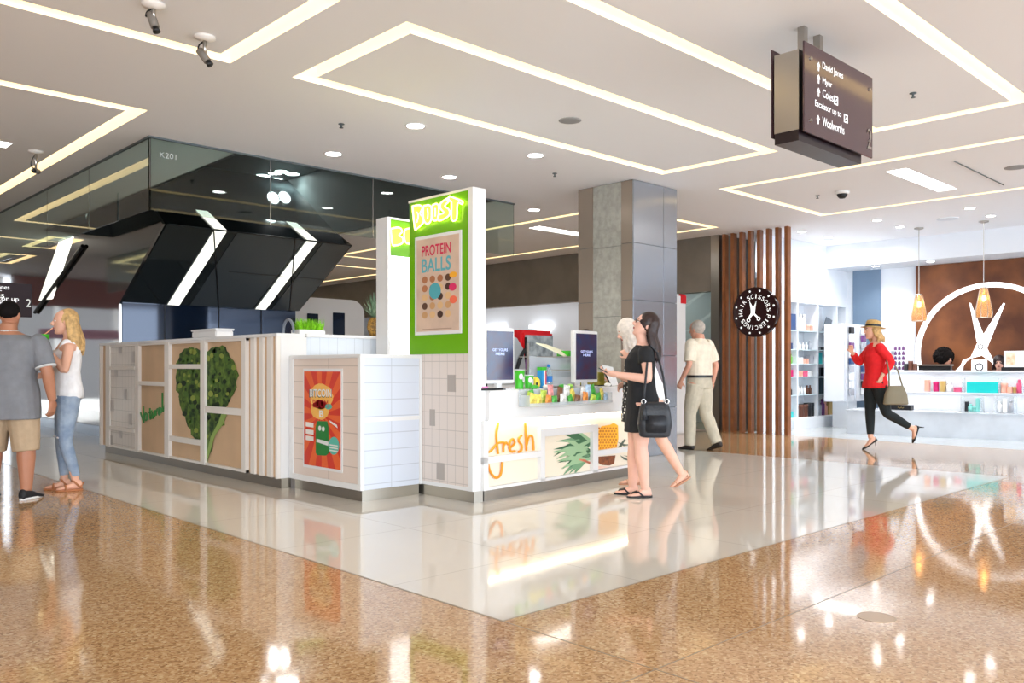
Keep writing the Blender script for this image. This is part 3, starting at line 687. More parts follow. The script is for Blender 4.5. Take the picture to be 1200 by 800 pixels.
for cx, cy, rx, ry, cl in ((180,460,40,55,(80,160,170)),(300,365,24,20,(240,170,50)),(297,445,24,26,(214,50,100)),(300,528,24,26,(236,110,80))):
    MB().poly([(SX-.0155,Yc(cx+rx*math.cos(2*PI*q/18)),Zc(cy+ry*math.sin(2*PI*q/18))) for q in range(18)], (-1,0,0), .0006).build('badge', mat('badge_%d_%d' % (cx,cy), cl, .5), pp)
MB().box(SX-.0150,SX-.0135,Yc(290),Yc(95),Zc(718),Zc(712)).build('caption_bar', mat('poster_caption', (170,140,124), .5), pp)

# second pillar, front faces -y
s2 = thing('sign_pillar', 'tall white lit pillar with green neon top, half hidden behind the nearer one', 'sign', (5.3, 7.15, 0))
fx0, fx1, fy = 5.03, 5.75, 7.06
MB().box(fx0,fx1,fy+.01,fy+.19,KT+.0,st).build('core', M['white'], s2)
z_g = onY(465,fy,300).z
MB().box(fx0+.035,fx1-.03,fy-.004,fy+.011,z_g,st-.02).build('green_face', M['green'], s2)
MB().box(fx0+.035,fx1-.03,fy,fy+.011,.9,z_g).build('lit_face', mat('white_lightbox', (255,255,255), .4, emit=1.3), s2)
MB().box(fx0,fx1,fy+.01,fy+.19,.0,KT).build('base', M['white'], s2)
m = MB(); m.box(fx0-.0,fx0+.035,fy-.01,fy+.011,.9,st); m.box(fx0+.035,fx1,fy-.01,fy+.011,st-.02,st); m.build('white_frame', M['white'], s2)
BM = lambda cx, cy: onY(430+cx/4, fy-.03, 210+cy/4)
Bb = [(112,232),(150,226),(166,245),(150,262),(168,275),(165,300),(130,310),(118,300),(112,232)]; Ob = [(178,236),(205,230),(225,250),(222,290),(205,302),(182,296),(174,262),(178,236)]
m = MB(); f_ = MB()
for L_ in (Bb,Ob): m.tube(stroke(L_, BM, 0, sub=3), .008, 6); f_.poly([BM(*q)+Vector((0,.02,0)) for q in L_[:-1]], (0,-1,0), .01)
f_.build('letter_faces', nred, s2); m.build('neon_letters', neon, s2)

# ------------------------------------------------------------------ fresh counter
F0 = Vector((4.86,5.372,0)); F1 = Vector((7.18,5.60,0)); fu = (F1-F0).normalized(); FL = (F1-F0).length
fn = Vector((fu.y,-fu.x,0))
fc = thing('kiosk_counter', 'white serving counter with glowing fresh lettering and pineapple picture below the ledge', 'counter', F0)
def fo(mb, a0, a1, b0, b1, z0, z1): return mb.obox(F0, fu, fn, a0, a1, b0, b1, z0, z1)
def fa(px, off=0):
    p = onP(px, 430, F0+fn*off, fn); return (p-F0).dot(fu)
def fp(px, py, off=0): return onP(px, py, F0+fn*off, fn)
FT = .95; FB = .69
fo(MB(),0,FL-.02,-.5,-.03,0,.1).build('kick_plate', M['kick'], fc)
fo(MB(),0,FL,-.6,-.02,.1,FB+.02).build('carcass', mat('glow_back_panel', (236,222,200), .5), fc)
fo(MB(),0,FL+.03,-.62,.03,FB,FT-.02).build('fascia', M['white'], fc)
fo(MB(),0,FL+.04,-.63,.04,FT-.02,FT).build('worktop', M['white'], fc)
for a, b in ((562,565),(631.6,636.9),(693,699.3),(741,744.5)): fo(MB(), max(fa(a),0), fa(b), -.02, .02, .1, FB if a in (562,741) else .58).build('frame_post', M['white'], fc)
for a, b, py, h in ((565,631.6,535.5,.055),(636.9,693,504,.075),(699.3,741,528,.055)):
    z = fp((a+b)/2, py).z; fo(MB(), fa(a), fa(b), -.02, .02, z-h/2, z+h/2).build('frame_rail', M['white'], fc)
fo(MB(), 0, FL, -.02, .02, .1, .125).build('bottom_rail', M['white'], fc)
fo(MB(),.01,FL-.01,-.012,.012,FB-.012,FB-.001).build('light_strip', mat('warm_led_line', (255,255,255), .5, emit=9, ecol=(255,236,200)), fc)
og = mat('orange_lettering', (244,150,30), .5)
mo = lambda cx, cy: fp(550+cx/6, 480+cy/6, -.005)
m = MB()
for s_ in ([(205,90),(190,180),(203,310)],[(112,308),(150,290),(200,235),(245,230)],[(130,375),(150,440),(190,478),(222,450),(232,365)],[(240,240),(240,300)],[(240,255),(258,230),(272,245)],
           [(280,275),(318,235),(305,205),(284,235),(290,290),(322,290)],[(368,180),(350,200),(348,222),(368,248),(366,285),(345,296)],[(393,95),(398,200),(402,288)],[(402,250),(420,190),(440,185),(448,220),(452,285)]):
    m.tube(stroke(s_, mo, 0), .0105, 6)
m.build('lettering', og, fc)
# pineapple leaves picture
mq = lambda cx, cy, o_=.0: fp(550+cx/6, 480+cy/6, -.016+o_)
for j, cl in enumerate(((110,150,112),(60,104,70),(150,182,140))):
    m = MB(); random.seed(20+j)
    for i in range(13):
        bxp, byp = random.uniform(800,862), random.uniform(200,350)
        a = PI+random.uniform(-1.0,1.0); L_ = random.uniform(110,250); tip = (bxp+L_*math.cos(a), byp-L_*math.sin(a)*.62+30)
        tip = (max(590,min(855,tip[0])), max(160,min(462,tip[1]+random.uniform(0,40))))
        dx, dy = tip[0]-bxp, tip[1]-byp; l_ = math.hypot(dx,dy)+1e-6; nx, ny = -dy/l_*16, dx/l_*16
        mid = ((bxp+tip[0])/2, (byp+tip[1])/2-14)
        m.poly([mq(*q, .0003*j+.00005*i) for q in ((bxp+nx*.6,byp+ny*.6),(mid[0]+nx,mid[1]+ny),tip,(mid[0]-nx,mid[1]-ny),(bxp-nx*.6,byp-ny*.6))], fn, .0003)
    m.build('leaf_picture', mat('leaf_print_%d' % j, cl, .6), fc)
m = MB()
for i in range(4): m.poly([mq(*q, .002) for q in ((775+i*12,345),(850,365+i*4),(858,385),(770+i*10,352))], fn, .0003)
m.build('pink_flower_picture', mat('leaf_print_pink', (224,140,110), .6), fc)
m = MB(); m.poly([mq(*q) for q in ((903,285),(900,160),(930,115),(990,105),(1015,92),(1045,110),(1048,200),(1035,270),(985,290))], fn, .0006)
m.build('pineapple_picture', mat('pineapple_print', (246,178,40), .6), fc)
m = MB(); m2 = MB()
for r in range(8):
    for c in range(7):
        cx, cy = 912+c*20+(r % 2)*10, 130+r*20
        if 905 < cx < 1040 and (cy > 125+(1040-cx)*.0): blob2(m, cx, cy, 8, 8, lambda a, b: mq(a, b, .001), 6, fn, .0003)
m.build('pineapple_eyes', mat('pineapple_eye_print', (200,120,20), .6), fc)
m = MB(); m.poly([mq(*q) for q in ((903,350),(905,372),(935,388),(985,392),(1018,378),(1028,320),(905,330))], fn, .0006); m.build('pineapple_base_picture', mat('pineapple_brown_print', (150,82,40), .6, c2=(96,52,28), vscale=30), fc)
m = MB()
for q in (((1040,270),(1090,205),(1100,210),(1060,275)),((1040,225),(1085,240),(1140,245),(1085,255)),((1060,320),(1100,340),(1145,365),(1085,350)),((1085,320),(1140,330),(1145,345))): m.poly([mq(*p_) for p_ in q], fn, .0006)
m.build('dark_leaf_picture', mat('leaf_print_dark', (92,100,84), .6), fc)
m = MB(); m.poly([mq(*q,-.002) for q in ((900,420),(900,395),(1000,400),(1150,380),(1150,405))], fn, .0003); m.build('peach_band', mat('peach_print', (236,196,176), .6), fc)
# ------------------------------------------------------------------ salon on the right
m = MB(); m.box(14.35,17.1,8.07,8.2,0,CZ+.3); m.box(13.62,14.4,7.78,7.84,0,CZ+.3); m.build('wall_salon_left', M['shop_white'], kind='structure')
m = MB(); m.box(13.4,14.4,8.36,8.5,0,CZ+.3); m.build('wall_salon_dark', M['greyconc'], kind='structure')
m = MB(); m.box(16.9,17.1,-8,8.07,0,CZ+.3); m.build('wall_salon_back', M['shop_white'], kind='structure')
m = MB(); m.box(16.0,16.9,-8,8.07,3.085,CZ-.001); m.build('bulkhead', M['shop_white'], kind='structure')
m = MB(); m.box(14.35,16.9,7.74,8.07,2.36,CZ-.001); m.build('shelf_bulkhead', M['shop_white'], kind='structure')
m = MB(); m.box(16.86,16.9,7.05,7.6,0,3.085); m.build('trim_30', mat('slate_blue_panel', (112,134,158), .5), kind='structure')
mu = thing('wall_mural', 'rusty copper wall panel with a big white scissors emblem inside a white ring', 'wall art', (16.86,4.8,1.0))
MB().box(16.83,16.898,-2,6.36,0,3.08).build('copper_panel', M['rust'], mu)
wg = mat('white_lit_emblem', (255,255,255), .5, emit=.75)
cy_, cz_, R_ = 5.08, 1.40, 1.28
m = MB(); n = 72
def ring(mb, cy, cz, r0, r1, x0, x1, a0=0, a1=2*PI, n=72):
    full = abs(a1-a0-2*PI) < 1e-6
    R = []
    for i in range(n+(0 if full else 1)):
        a = a0+(a1-a0)*i/n; c_, s_ = math.cos(a), math.sin(a)
        R.append([(x0,cy+r0*c_,cz+r0*s_),(x0,cy+r1*c_,cz+r1*s_),(x1,cy+r1*c_,cz+r1*s_),(x1,cy+r0*c_,cz+r0*s_)])
    mb.rings(R, True, full)
ring(m, cy_, cz_, R_-.09, R_, 16.79, 16.83); m.build('ring', wg, mu)
MS = lambda a, b, o_=0: onX(1020+a/6.667, 16.80-o_, 340+b/6.667)
m = MB(); m.poly([MS(*q) for q in ((775,98),(786,100),(885,345),(850,395),(833,402))], (-1,0,0), .015); m.poly([MS(*q) for q in ((905,440),(985,590),(978,612),(945,560),(868,507))], (-1,0,0), .015); m.build('scissor_blade', wg, mu)
m = MB(); m.poly([MS(*q,.016) for q in ((1040,98),(1053,104),(908,462),(866,512),(800,528),(755,552),(728,590),(722,638),(668,626),(706,590),(724,546),(785,522),(842,400),(885,345))], (-1,0,0), .015); m.build('scissor_blade', wg, mu)
p = MS(862,442,.035); m = MB(); ring(m, p.y, p.z, .035, .05, p.x-.012, p.x); m.build('pivot', M['chrome'], mu)
p = MS(850,600); m = MB(); m.box(p.x,p.x+.01,p.y-.13,p.y+.13,p.z-.13,p.z+.13); m.build('small_logo_plate', wg, mu)
m = MB(); ring(m, p.y, p.z, .05, .075, p.x-.004, p.x, n=20); m.build('small_logo', mat('logo_grey', (90,90,100), .5), mu)

# slat screen with the round sign
for i, ya in enumerate((8.19,8.02,7.85,7.67,7.48,7.31,7.17,7.05)):
    yy = 8.27-i*.172
    m = MB(); m.bbox(13.2,13.32,yy,yy+.06,0,CZ-.001,.004)
    o = m.build('wood_slat', M['wood'], None, loc=(13.26,yy+.03,0)); tag(o, 'vertical walnut slat of the screen beside the salon entrance, %s from the left' % ['first','second','third','fourth','fifth','sixth','seventh','eighth'][i], 'screen slat', 'walnut slats of the salon screen')
rs = thing('round_sign', 'round black salon sign with white scissors on the wooden slats', 'sign', (13.12,7.63,2.1))
c_ = onX(884.5,13.12,365.5); rr = .43
MB().x; m = MB(); R = [[(x, c_.y+r*math.cos(2*PI*j/48), c_.z+r*math.sin(2*PI*j/48)) for j in range(48)] for x, r in ((13.2,rr),(13.125,rr),(13.12,rr-.01))]
m.rings(R); m.build('disc', mat('sign_black', (48,26,26), .2), rs)
def arc_text(s_, r, a0, a1, size, flip=False):
    for i, ch in enumerate(s_):
        if ch == ' ': continue
        a = a0+(a1-a0)*i/(len(s_)-1)
        # angle measured clockwise from top as seen from the mall (viewer looks along +x, right is -y)
        up = Vector((0,-math.sin(a),math.cos(a))); rt_ = Vector((0,-math.cos(a),-math.sin(a)))
        pos = Vector((13.119, c_.y-r*math.sin(a), c_.z+r*math.cos(a)))
        text(ch, 'letter', M['signtext'], rs, pos, rt_, up, size*(.25 if ch == 'I' else .72), size, .003)
dg_ = math.radians
arc_text('SCISSORS', rr*.63, dg_(-26), dg_(84), .075)
arc_text('PIERCINGS', rr*.63, dg_(108), dg_(236), .075)
arc_text('HAIR', rr*.63, dg_(262), dg_(312), .075)
for i in range(12):
    a = dg_(-15+30*i); m = MB(); yy, z_ = c_.y-rr*.86*math.sin(a), c_.z+rr*.86*math.cos(a)
    m.rings([[(x, yy+.018*math.cos(2*PI*j/10), z_+.018*math.sin(2*PI*j/10)) for j in range(10)] for x in (13.119,13.115)]); m.build('dot', M['signtext'], rs)
SS = lambda a, b: onX(845+a/10, 13.118, 325+b/10)
m = MB(); m.poly([SS(*q) for q in ((330,270),(385,370),(392,420),(350,450),(348,380))], (-1,0,0), .003); m.poly([SS(*q) for q in ((415,270),(395,420),(440,465),(425,480),(375,430),(350,470),(325,490),(312,478),(350,420),(385,340))], (-1,0,0), .003)
for a, b in ((440,483),(322,500)):
    q = SS(a,b); ring(m, q.y, q.z, .022, .036, 13.114, 13.118, n=18)
m.build('scissors', M['signtext'], rs)

# shelving
SYF = 7.75
bx = [14.5, onY(934.8,SYF).x, onY(958.8,SYF).x, onY(981,SYF).x, 16.88]
sz = [.22]+[onY(947,SYF,py).z for py in (489,462.5,441.5,426.5,410,388,360)]
sh = thing('display_shelving', 'tall white salon shelving full of products along the left wall', 'shelving', (15.7,7.9,0))
MB().box(14.45,16.89,SYF-.14,8.06,0,.2).build('plinth', M['shop_white'], sh)
MB().box(14.45,16.89,8.04,8.065,.2,2.36).build('back', M['shop_white'], sh)
for x in bx: MB().box(x-.022,x+.022,SYF,8.04,.2,2.36).build('upright', M['shop_white'], sh)
gs = mat('glass_shelf', (196,214,220), .1)
rows = [sz[1],sz[2],sz[3],sz[4],sz[5],sz[6]]
for z in rows:
    for a, b in zip(bx, bx[1:]): MB().box(a+.023,b-.023,SYF+.01,8.04,z-.008,z+.008).build('shelf', gs, sh)
area('shelf_lamp', (15.6,7.4,3.4), .3, 8, (1,1,1), (0,0,0), 2.2)
def bottle_mb(h, r): return MB().lathe([(.001,0),(r,0),(r,h*.68),(r*.45,h*.78),(r*.45,h*.86),(r*.55,h*.87),(r*.55,h),(.001,h)], n=12)
def jar_mb(h, r): return MB().lathe([(.001,0),(r,0),(r*1.03,h*.1),(r,h*.72),(r*1.06,h*.74),(r*1.06,h),(.001,h)], n=14)
def box_mb(w_, d_, h): return MB().bbox(-w_/2,w_/2,-d_/2,d_/2,0,h,.004)
PROTO = {}
def item(kind, cl, cname, loc, h, r, label, cat, group, rz=0):
    key = (kind, cname, round(h,3), round(r,3))
    if key not in PROTO:
        mb = {'bottle': bottle_mb, 'jar': jar_mb}.get(kind)
        mb = mb(h, r) if mb else box_mb(r*2, r*1.4, h)
        o = mb.build(kind if kind != 'box' else 'product_box', mat('product_'+cname.replace(' ','_'), cl, .35), None, kind != 'box'); PROTO[key] = o
    else:
        o = PROTO[key].copy(); col.objects.link(o)
    o.location = loc; o.rotation_euler = (0,0,rz); return tag(o, label, cat, group)
PC = {'white':(240,240,242),'black':(26,28,34),'turquoise':(30,196,196),'pink':(226,90,130),'peach':(240,176,156),'dark green':(26,52,56),'magenta':(206,30,110),'cream':(236,224,196),'purple':(110,60,120),'brown':(96,56,40),'silver':(176,180,190),'green':(120,190,90),'blue':(44,72,120),'gold':(190,160,100),'aqua':(130,206,200)}
bayn = ['left','second','third','fourth']; rown = ['top','second','third','fourth','fifth','bottom']
plan = { # (bay, shelf from top): list of (kind, colour, height, radius, count)
 (0,0):[('box','blue',.30,.13,1)], (0,1):[('jar','blue',.12,.045,3)], (0,2):[('bottle','green',.18,.035,3)], (0,3):[('jar','magenta',.13,.06,2)], (0,4):[('bottle','black',.14,.03,3)], (0,5):[('box','turquoise',.12,.06,2)],
 (1,0):[('box','black',.36,.03,1),('bottle','white',.32,.045,3),('jar','peach',.12,.05,2)], (1,1):[('bottle','white',.14,.03,4),('bottle','silver',.18,.03,1)], (1,2):[('jar','white',.12,.045,3),('jar','peach',.1,.045,2),('box','silver',.17,.07,1)],
 (1,3):[('jar','peach',.1,.045,3),('jar','pink',.11,.04,2),('jar','white',.1,.04,2)], (1,4):[('bottle','white',.15,.03,4),('bottle','brown',.17,.03,2)], (1,5):[('jar','brown',.24,.08,3),('jar','black',.26,.07,2)],
 (2,0):[('box','black',.001,.001,0)], (2,1):[('jar','black',.06,.04,3)], (2,2):[('box','turquoise',.22,.09,1),('bottle','white',.18,.03,2),('box','turquoise',.21,.07,1)], (2,3):[('box','black',.17,.07,2),('box','white',.14,.09,1)],
 (2,4):[('box','dark green',.34,.10,3)], (2,5):[('bottle','silver',.3,.05,2),('bottle','purple',.32,.05,1),('bottle','peach',.26,.045,1),('box','gold',.26,.07,1)],
 (3,0):[('bottle','cream',.2,.04,2)], (3,5):[('bottle','white',.22,.05,3)], (3,2):[('jar','white',.12,.05,3)]}
order = [rows[5],rows[4],rows[3],rows[2],rows[1],rows[0]]
for (b, r), lst in plan.items():
    lst = [q for q in lst if q[4]]
    tot = sum(q[4]*q[3]*2 for q in lst); a, e = bx[b]+.03, bx[b+1]-.03
    if b == 0: a = 14.62
    n = sum(q[4] for q in lst); gap = max(((e-a)-tot)/(n+1), .004) if n else 0
    x = a+gap
    for k, cname, h, rad, cnt in lst:
        for i in range(cnt):
            x += rad
            z = order[r]+.0085
            hh = min(h, (2.3 if r == 0 else order[r-1])-z-.03)
            item(k, PC[cname], cname, (min(x,e-rad), SYF+.11, z), hh, rad, '%s %s on the %s shelf of the %s bay of the salon shelving' % (cname, {'box':'product box'}.get(k,k), rown[r], bayn[b]), k, '%s %s items, %s shelf of the %s bay' % (cname, k, rown[r], bayn[b]))
            x += rad+gap
m = MB(); p0 = onY(965,SYF+.1,376); p1 = onY(976,SYF+.1,386)
m.x = Matrix.Translation(((p0.x+p1.x)/2,SYF+.12,order[0]+.155)) @ Matrix.Rotation(.25,4,'Y') @ Matrix.Rotation(.2,4,'X'); m.bbox(-.13,.13,-.006,.006,-.14,.14,.003)
tag(m.build('picture_card', mat('card_grey', (104,112,122), .4), None, loc=((p0.x+p1.x)/2,SYF+.12,order[0])), 'small grey tilted card on the top shelf of the third bay', 'card')
# accessory stand
g = thing('display_stand', 'white two sided accessory stand with hanging goods in front of the shelving', 'display stand', (15.8,7.15,0))
ga, gb_ = onY(983.5,7.2).x, onY(1007.5,7.2).x
MB().bbox(ga,gb_,7.1,7.5,.5,1.96,.01).build('cabinet', M['shop_white'], g)
MB().box(ga+.25,gb_-.25,7.15,7.45,0,.5).build('base', M['shop_white'], g)
m = MB(); xm_ = (ga+gb_)/2; m.box(xm_-.02,xm_+.02,7.075,7.1,.52,1.94); m.box(ga,ga+.03,7.07,7.1,.52,1.94); m.box(gb_-.03,gb_,7.07,7.1,.52,1.94); m.build('frame', mat('stand_frame', (206,212,224), .3), g)
random.seed(3)
for sx in (ga+.2, xm_+.28):
    for i in range(9):
        z = .62+i*.145; cn = random.choice(['black','silver','blue','purple','white'])
        m = MB(); m.bbox(sx-.09,sx+.07,7.03,7.07,z,z+.12,.006); m.build('hanging_card', mat('product_'+cn, PC[cn], .35), g)

# desk and marble step
dk = thing('reception_desk', 'long white reception desk with stepped display ledges under the scissors emblem', 'desk', (15.6,4.5,0))
MB().box(15.62,15.98,1.0,6.48,.0,1.06).build('body', M['shop_white'], dk)
MB().bbox(15.58,16.04,.98,6.5,1.06,1.09,.006).build('top', M['shop_white'], dk)
MB().box(15.28,15.62,1.0,6.42,.0,.70).build('display_step', M['shop_white'], dk)
MB().bbox(15.26,15.62,1.0,6.44,.70,.72,.004).build('ledge', M['shop_white'], dk)
ms = thing('marble_bench', 'low long veined white marble step in front of the salon desk', 'bench', (14.6,5,0))
m = MB(); m.add([(x, y, z) for z in (0,.40) for x, y in ((14.30,6.55),(14.95,3.6),(15.18,2.6),(15.27,2.6),(15.27,6.75))], [(4,3,2,1,0),(5,6,7,8,9)]+[(i,(i+1)%5,(i+1)%5+5,i+5) for i in range(5)]); m.build('marble_block', M['marble'], ms)
m = MB(); m.add([(x, y, z) for z in (.4005,.415) for x, y in ((14.28,6.57),(14.93,3.6),(15.16,2.59),(15.26,2.59),(15.26,6.77))], [(4,3,2,1,0),(5,6,7,8,9)]+[(i,(i+1)%5,(i+1)%5+5,i+5) for i in range(5)]); m.build('marble_top', M['marble'], ms)
def onledge(px, x): return onX(px, x).y
tray = mat('clear_acrylic', (226,234,240), .05, alpha=.35)
for i, (a, b, X, z, h, lb) in enumerate(((1076,1129.5,15.42,.72,.25,'clear display tray with pink and gold jars on the desk ledge'),(1172,1200,15.42,.72,.25,'clear display tray of peach products at the right end of the desk ledge'),(1128,1151,15.1,.415,.26,'clear display tray of aqua bottles on the marble step'),(1167,1190,15.1,.415,.27,'clear display tray of white tubes on the marble step'))):
    y1_, y0_ = onledge(a,X), onledge(b,X); t = thing('display_tray', lb, 'tray', (X,(y0_+y1_)/2,z+.001))
    m = MB(); m.box(X-.09,X+.09,y0_,y1_,z+.001,z+.008); m.build('base', tray, t)
    m = MB(); m.box(X+.085,X+.09,y0_,y1_,z+.008,z+h); m.build('back', tray, t)
    for yy in (y0_, y1_-.005): MB().box(X-.09,X+.085,yy,yy+.005,z+.008,z+h).build('side', tray, t)
def onl(px, X, z, kind, cname, h, r, label, cat):
    y = onledge(px, X); return item(kind, PC[cname], cname, (X, y, z), h, r, label, cat, None)
z1_, z2_ = .729, .424
for a in ((1087,'box','peach',.2,.05,'tall pale peach box, leftmost in the tray on the desk ledge','box'),(1097,'jar','magenta',.17,.045,'magenta jar in the left tray on the desk ledge','jar'),(1105.5,'box','gold',.18,.05,'gold brown box beside the magenta jar on the ledge','box'),(1112.5,'bottle','white',.16,.05,'white bottle with pink top in the left tray on the ledge','bottle'),(1122.5,'jar','pink',.08,.065,'low pink round tin at the right end of the left ledge tray','tin'),
          (1177,'jar','peach',.16,.05,'peach jar at the left of the right ledge tray','jar'),(1184,'box','peach',.10,.05,'low peach box in the right ledge tray','box'),(1189.5,'jar','gold',.10,.03,'small gold pot in the right ledge tray','jar'),(1194.5,'bottle','pink',.22,.04,'tall pink bottle at the right of the desk ledge','bottle')):
    onl(a[0],15.42,z1_,*a[1:])
for i in range(4):
    y = onledge(1139+i*9-0.5,15.42); o = item('box', PC['turquoise'], 'turquoise', (15.42,y,.7205), .185, .063, 'turquoise gift box in the row on the desk ledge', 'box', 'turquoise boxes on the desk ledge', PI/2)
for a in ((1133,'jar','black',.16,.03,'slim dark capped jar in the aqua tray on the marble step','jar'),(1137.5,'bottle','aqua',.12,.04,'short aqua bottle in the tray on the marble step','bottle'),(1142,'jar','aqua',.08,.04,'low aqua pot in the tray on the marble step','jar'),(1146.5,'box','aqua',.22,.04,'tall aqua box in the tray on the marble step','box'),
          (1171.5,'bottle','white',.18,.035,'left white bottle in the tray on the marble step','bottle'),(1178.5,'box','white',.22,.045,'middle tall white box in the tray on the marble step','box'),(1185.5,'bottle','silver',.2,.035,'silver bottle right in the tray on the marble step','bottle')):
    onl(a[0],15.1,z2_,*a[1:])
y = onledge(1057,14.95); m = MB(); m.bbox(14.9,15.05,y-.16,y+.17,.416,.50,.004); o = m.build('gift_box', mat('product_black'), None, loc=(14.97,y,.416)); tag(o, 'flat black box with gold mark lying on the marble step', 'box')
m = MB(); m.tube([(14.898,y+.05-.0125*k,.455+.012*math.sin(k*1.7)) for k in range(9)], .003, 6); m.build('gold_mark', mat('gold_print', (190,160,90), .4), o)
# desk top things
def dtop(px, X=15.9): return onX(px, X).y
y = dtop(1094); t = thing('cash_register', 'dark screen and till on the desk in front of the curly haired person', 'till', (15.9,y,1.09))
m = MB(); m.bbox(15.85,15.95,y-.30,y+.24,1.092,1.17,.004); m.build('base', M['black'], t); m = MB(); m.bbox(15.78,15.9,y-.34,y+.26,1.17,1.20,.004); m.build('lid', M['steel'], t)
y = dtop(1191); t = thing('box_stack', 'white printed carton on a dark till at the right end of the desk', 'box', (15.9,y,1.09))
m = MB(); m.bbox(15.8,15.98,y-.25,y+.2,1.092,1.15,.004); m.build('dark_base', M['black'], t); m = MB(); m.bbox(15.8,15.98,y-.25,y+.16,1.15,1.42,.005); m.build('carton', M['shop_white'], t)
m = MB(); m.box(15.796,15.80,y-.02,y+.13,1.18,1.39); m.build('printed_picture', mat('carton_print', (206,168,136), .5, c2=(236,220,200), vscale=12), t)
y = dtop(1052); t = thing('nail_polish_stand', 'white tiered stand of small purple bottles at the left end of the desk', 'stand', (15.95,y,1.09))
m = MB()
for k in range(5): m.box(15.9,16.05,y-.12,y+.14,1.092+k*.09,1.10+k*.09)
m.box(15.9,16.05,y+.13,y+.14,1.092,1.55); m.build('rack', M['shop_white'], t)
for k in range(5):
    for q in range(3):
        item('bottle', PC['purple'], 'purple', (15.95,y-.08+q*.07,1.101+k*.09), .07, .024, 'small purple bottle in the tiered stand, %s tier' % ['bottom','second','middle','fourth','top'][k], 'bottle', 'purple bottles, %s tier' % ['bottom','second','middle','fourth','top'][k])
for i, (px, cn, h) in enumerate(((1062,'black',.12),(1067,'brown',.17),(1072.5,'brown',.12))):
    item('jar', PC[cn], cn, (15.8,dtop(px,15.8),1.0905), h, .04, '%s %s jar on the desk left of the till' % (['first short','second taller','third short'][i], cn), 'jar', None)
# pendant lamps
def pendant(px, pyt, pyb, x, y, label):
    d = x*FW[0]+y*FW[1]; zt_ = EYE+(HYP-pyt)/FPX*d; zb_ = EYE+(HYP-pyb)/FPX*d
    t = thing('pendant_lamp', label, 'lamp', (x, y, CZ))
    MB().lathe([(.001,0),(.075,0),(.075,-.02),(.02,-.035),(.001,-.036)], (x,y,CZ), 20).build('ceiling_rose', M['steel'], t, True)
    MB().tube([(x,y,CZ-.03),(x,y,zt_)], .006, 8).build('cord', M['steel'], t)
    am = mat('amber_glass', (246,206,150), .08, trans=.75, ior=1.2)
    h = zt_-zb_
    MB().lathe([(.05,0),(.065,-h*.12),(.13,-h*.82),(.12,-h),(.114,-h),(.124,-h*.82),(.059,-h*.12),(.045,0)], (x,y,zt_), 8, False).build('shade', am, t)
    fr = MB()
    for j in range(8):
        a = 2*PI*j/8; fr.tube([(x+r*math.cos(a),y+r*math.sin(a),zt_+z) for r, z in ((.05,0),(.067,-h*.12),(.132,-h*.82),(.122,-h))], .004, 6)
    fr.tube([(x+.122*math.cos(2*PI*j/8),y+.122*math.sin(2*PI*j/8),zb_) for j in range(9)], .004, 6); fr.build('wire_frame', M['steel'], t)
    MB().lathe([(.001,.01),(.05,.008),(.05,-.015),(.022,-.02),(.022,-.09),(.001,-.09)], (x,y,zt_), 16).build('lamp_holder', M['steel'], t, True)
    MB().ell((x,y,zt_-.17), (.042,.042,.055)).build('bulb', mat('warm_bulb', (255,220,170), .4, emit=14, ecol=(255,205,140)), t, True)
pendant(1077,345,376,15.01,5.62,'amber glass pendant lamp over the desk, left of the scissors')
pendant(1153,337,372,15.07,4.63,'amber glass pendant lamp hanging in front of the scissors blades')
m = MB(); p = onZ(1128,259,CZ); m.lathe([(.16,0),(.16,-.01),(.14,-.014),(.001,-.014)], (14.4,4.95,CZ), 28); tag(m.build('ceiling_speaker', M['shop_white'], None, True, loc=(14.4,4.95,CZ)), 'white round ceiling vent between the two pendant lamps', 'vent')
for i, (x, y) in enumerate(((16.3,6.9),(16.3,5.9))):
    downlight(x, y, 3.085, 'downlight under the low salon bulkhead, %s' % ['left one','right one'][i], 'downlights under the bulkhead', 14)
# totem and grey pillar at the far store
m = thing('security_gate', 'slim white store gate with a red top beside the walking old man', 'gate', (11.9,8.8,0))
p, q = onY(788,8.6), onY(803.5,8.6); zt_ = onY(800,8.6,345).z
MB().bbox(p.x,q.x,8.58,8.68,.0,zt_,.03).build('panel', M['white'], m); z_ = onY(800,8.6,357).z
MB().bbox(q.x-.2,q.x+.003,8.575,8.685,z_,zt_+.003,.02).build('red_cap', M['red'], m)
# white rounded unit seen over the kiosk ledge
rp = thing('rounded_booth', 'white rounded booth with two dark windows beyond the grass tray', 'booth', (9,17.4,0))
RYB = 17.0; L0 = onY(338,RYB); L1 = onY(427,RYB); zt_ = onY(390,RYB,350).z; zk = .6
m = MB(); pts = [(L0.x,0),(L1.x,0)]
for j in range(9): a = PI/2*j/8; pts.append((L1.x-.35+.35*math.cos(a), zt_-.35+.35*math.sin(a)))
for j in range(9): a = PI/2+PI/2*j/8; pts.append((L0.x+.3+.3*math.cos(a), zt_-.3+.3*math.sin(a)))
m.rings([[(x, RYB, z) for x, z in pts],[(x, RYB+.8, z) for x, z in pts]]); m.build('shell', M['white'], rp)
for a, b, c, d in ((360,373,367,386),(390,404,366,396)):
    u, v = onY(a,RYB-.01,c), onY(b,RYB-.01,d); MB().bbox(u.x,v.x,RYB-.02,RYB+.001,v.z,u.z,.02).build('window', M['blueglass'], rp)
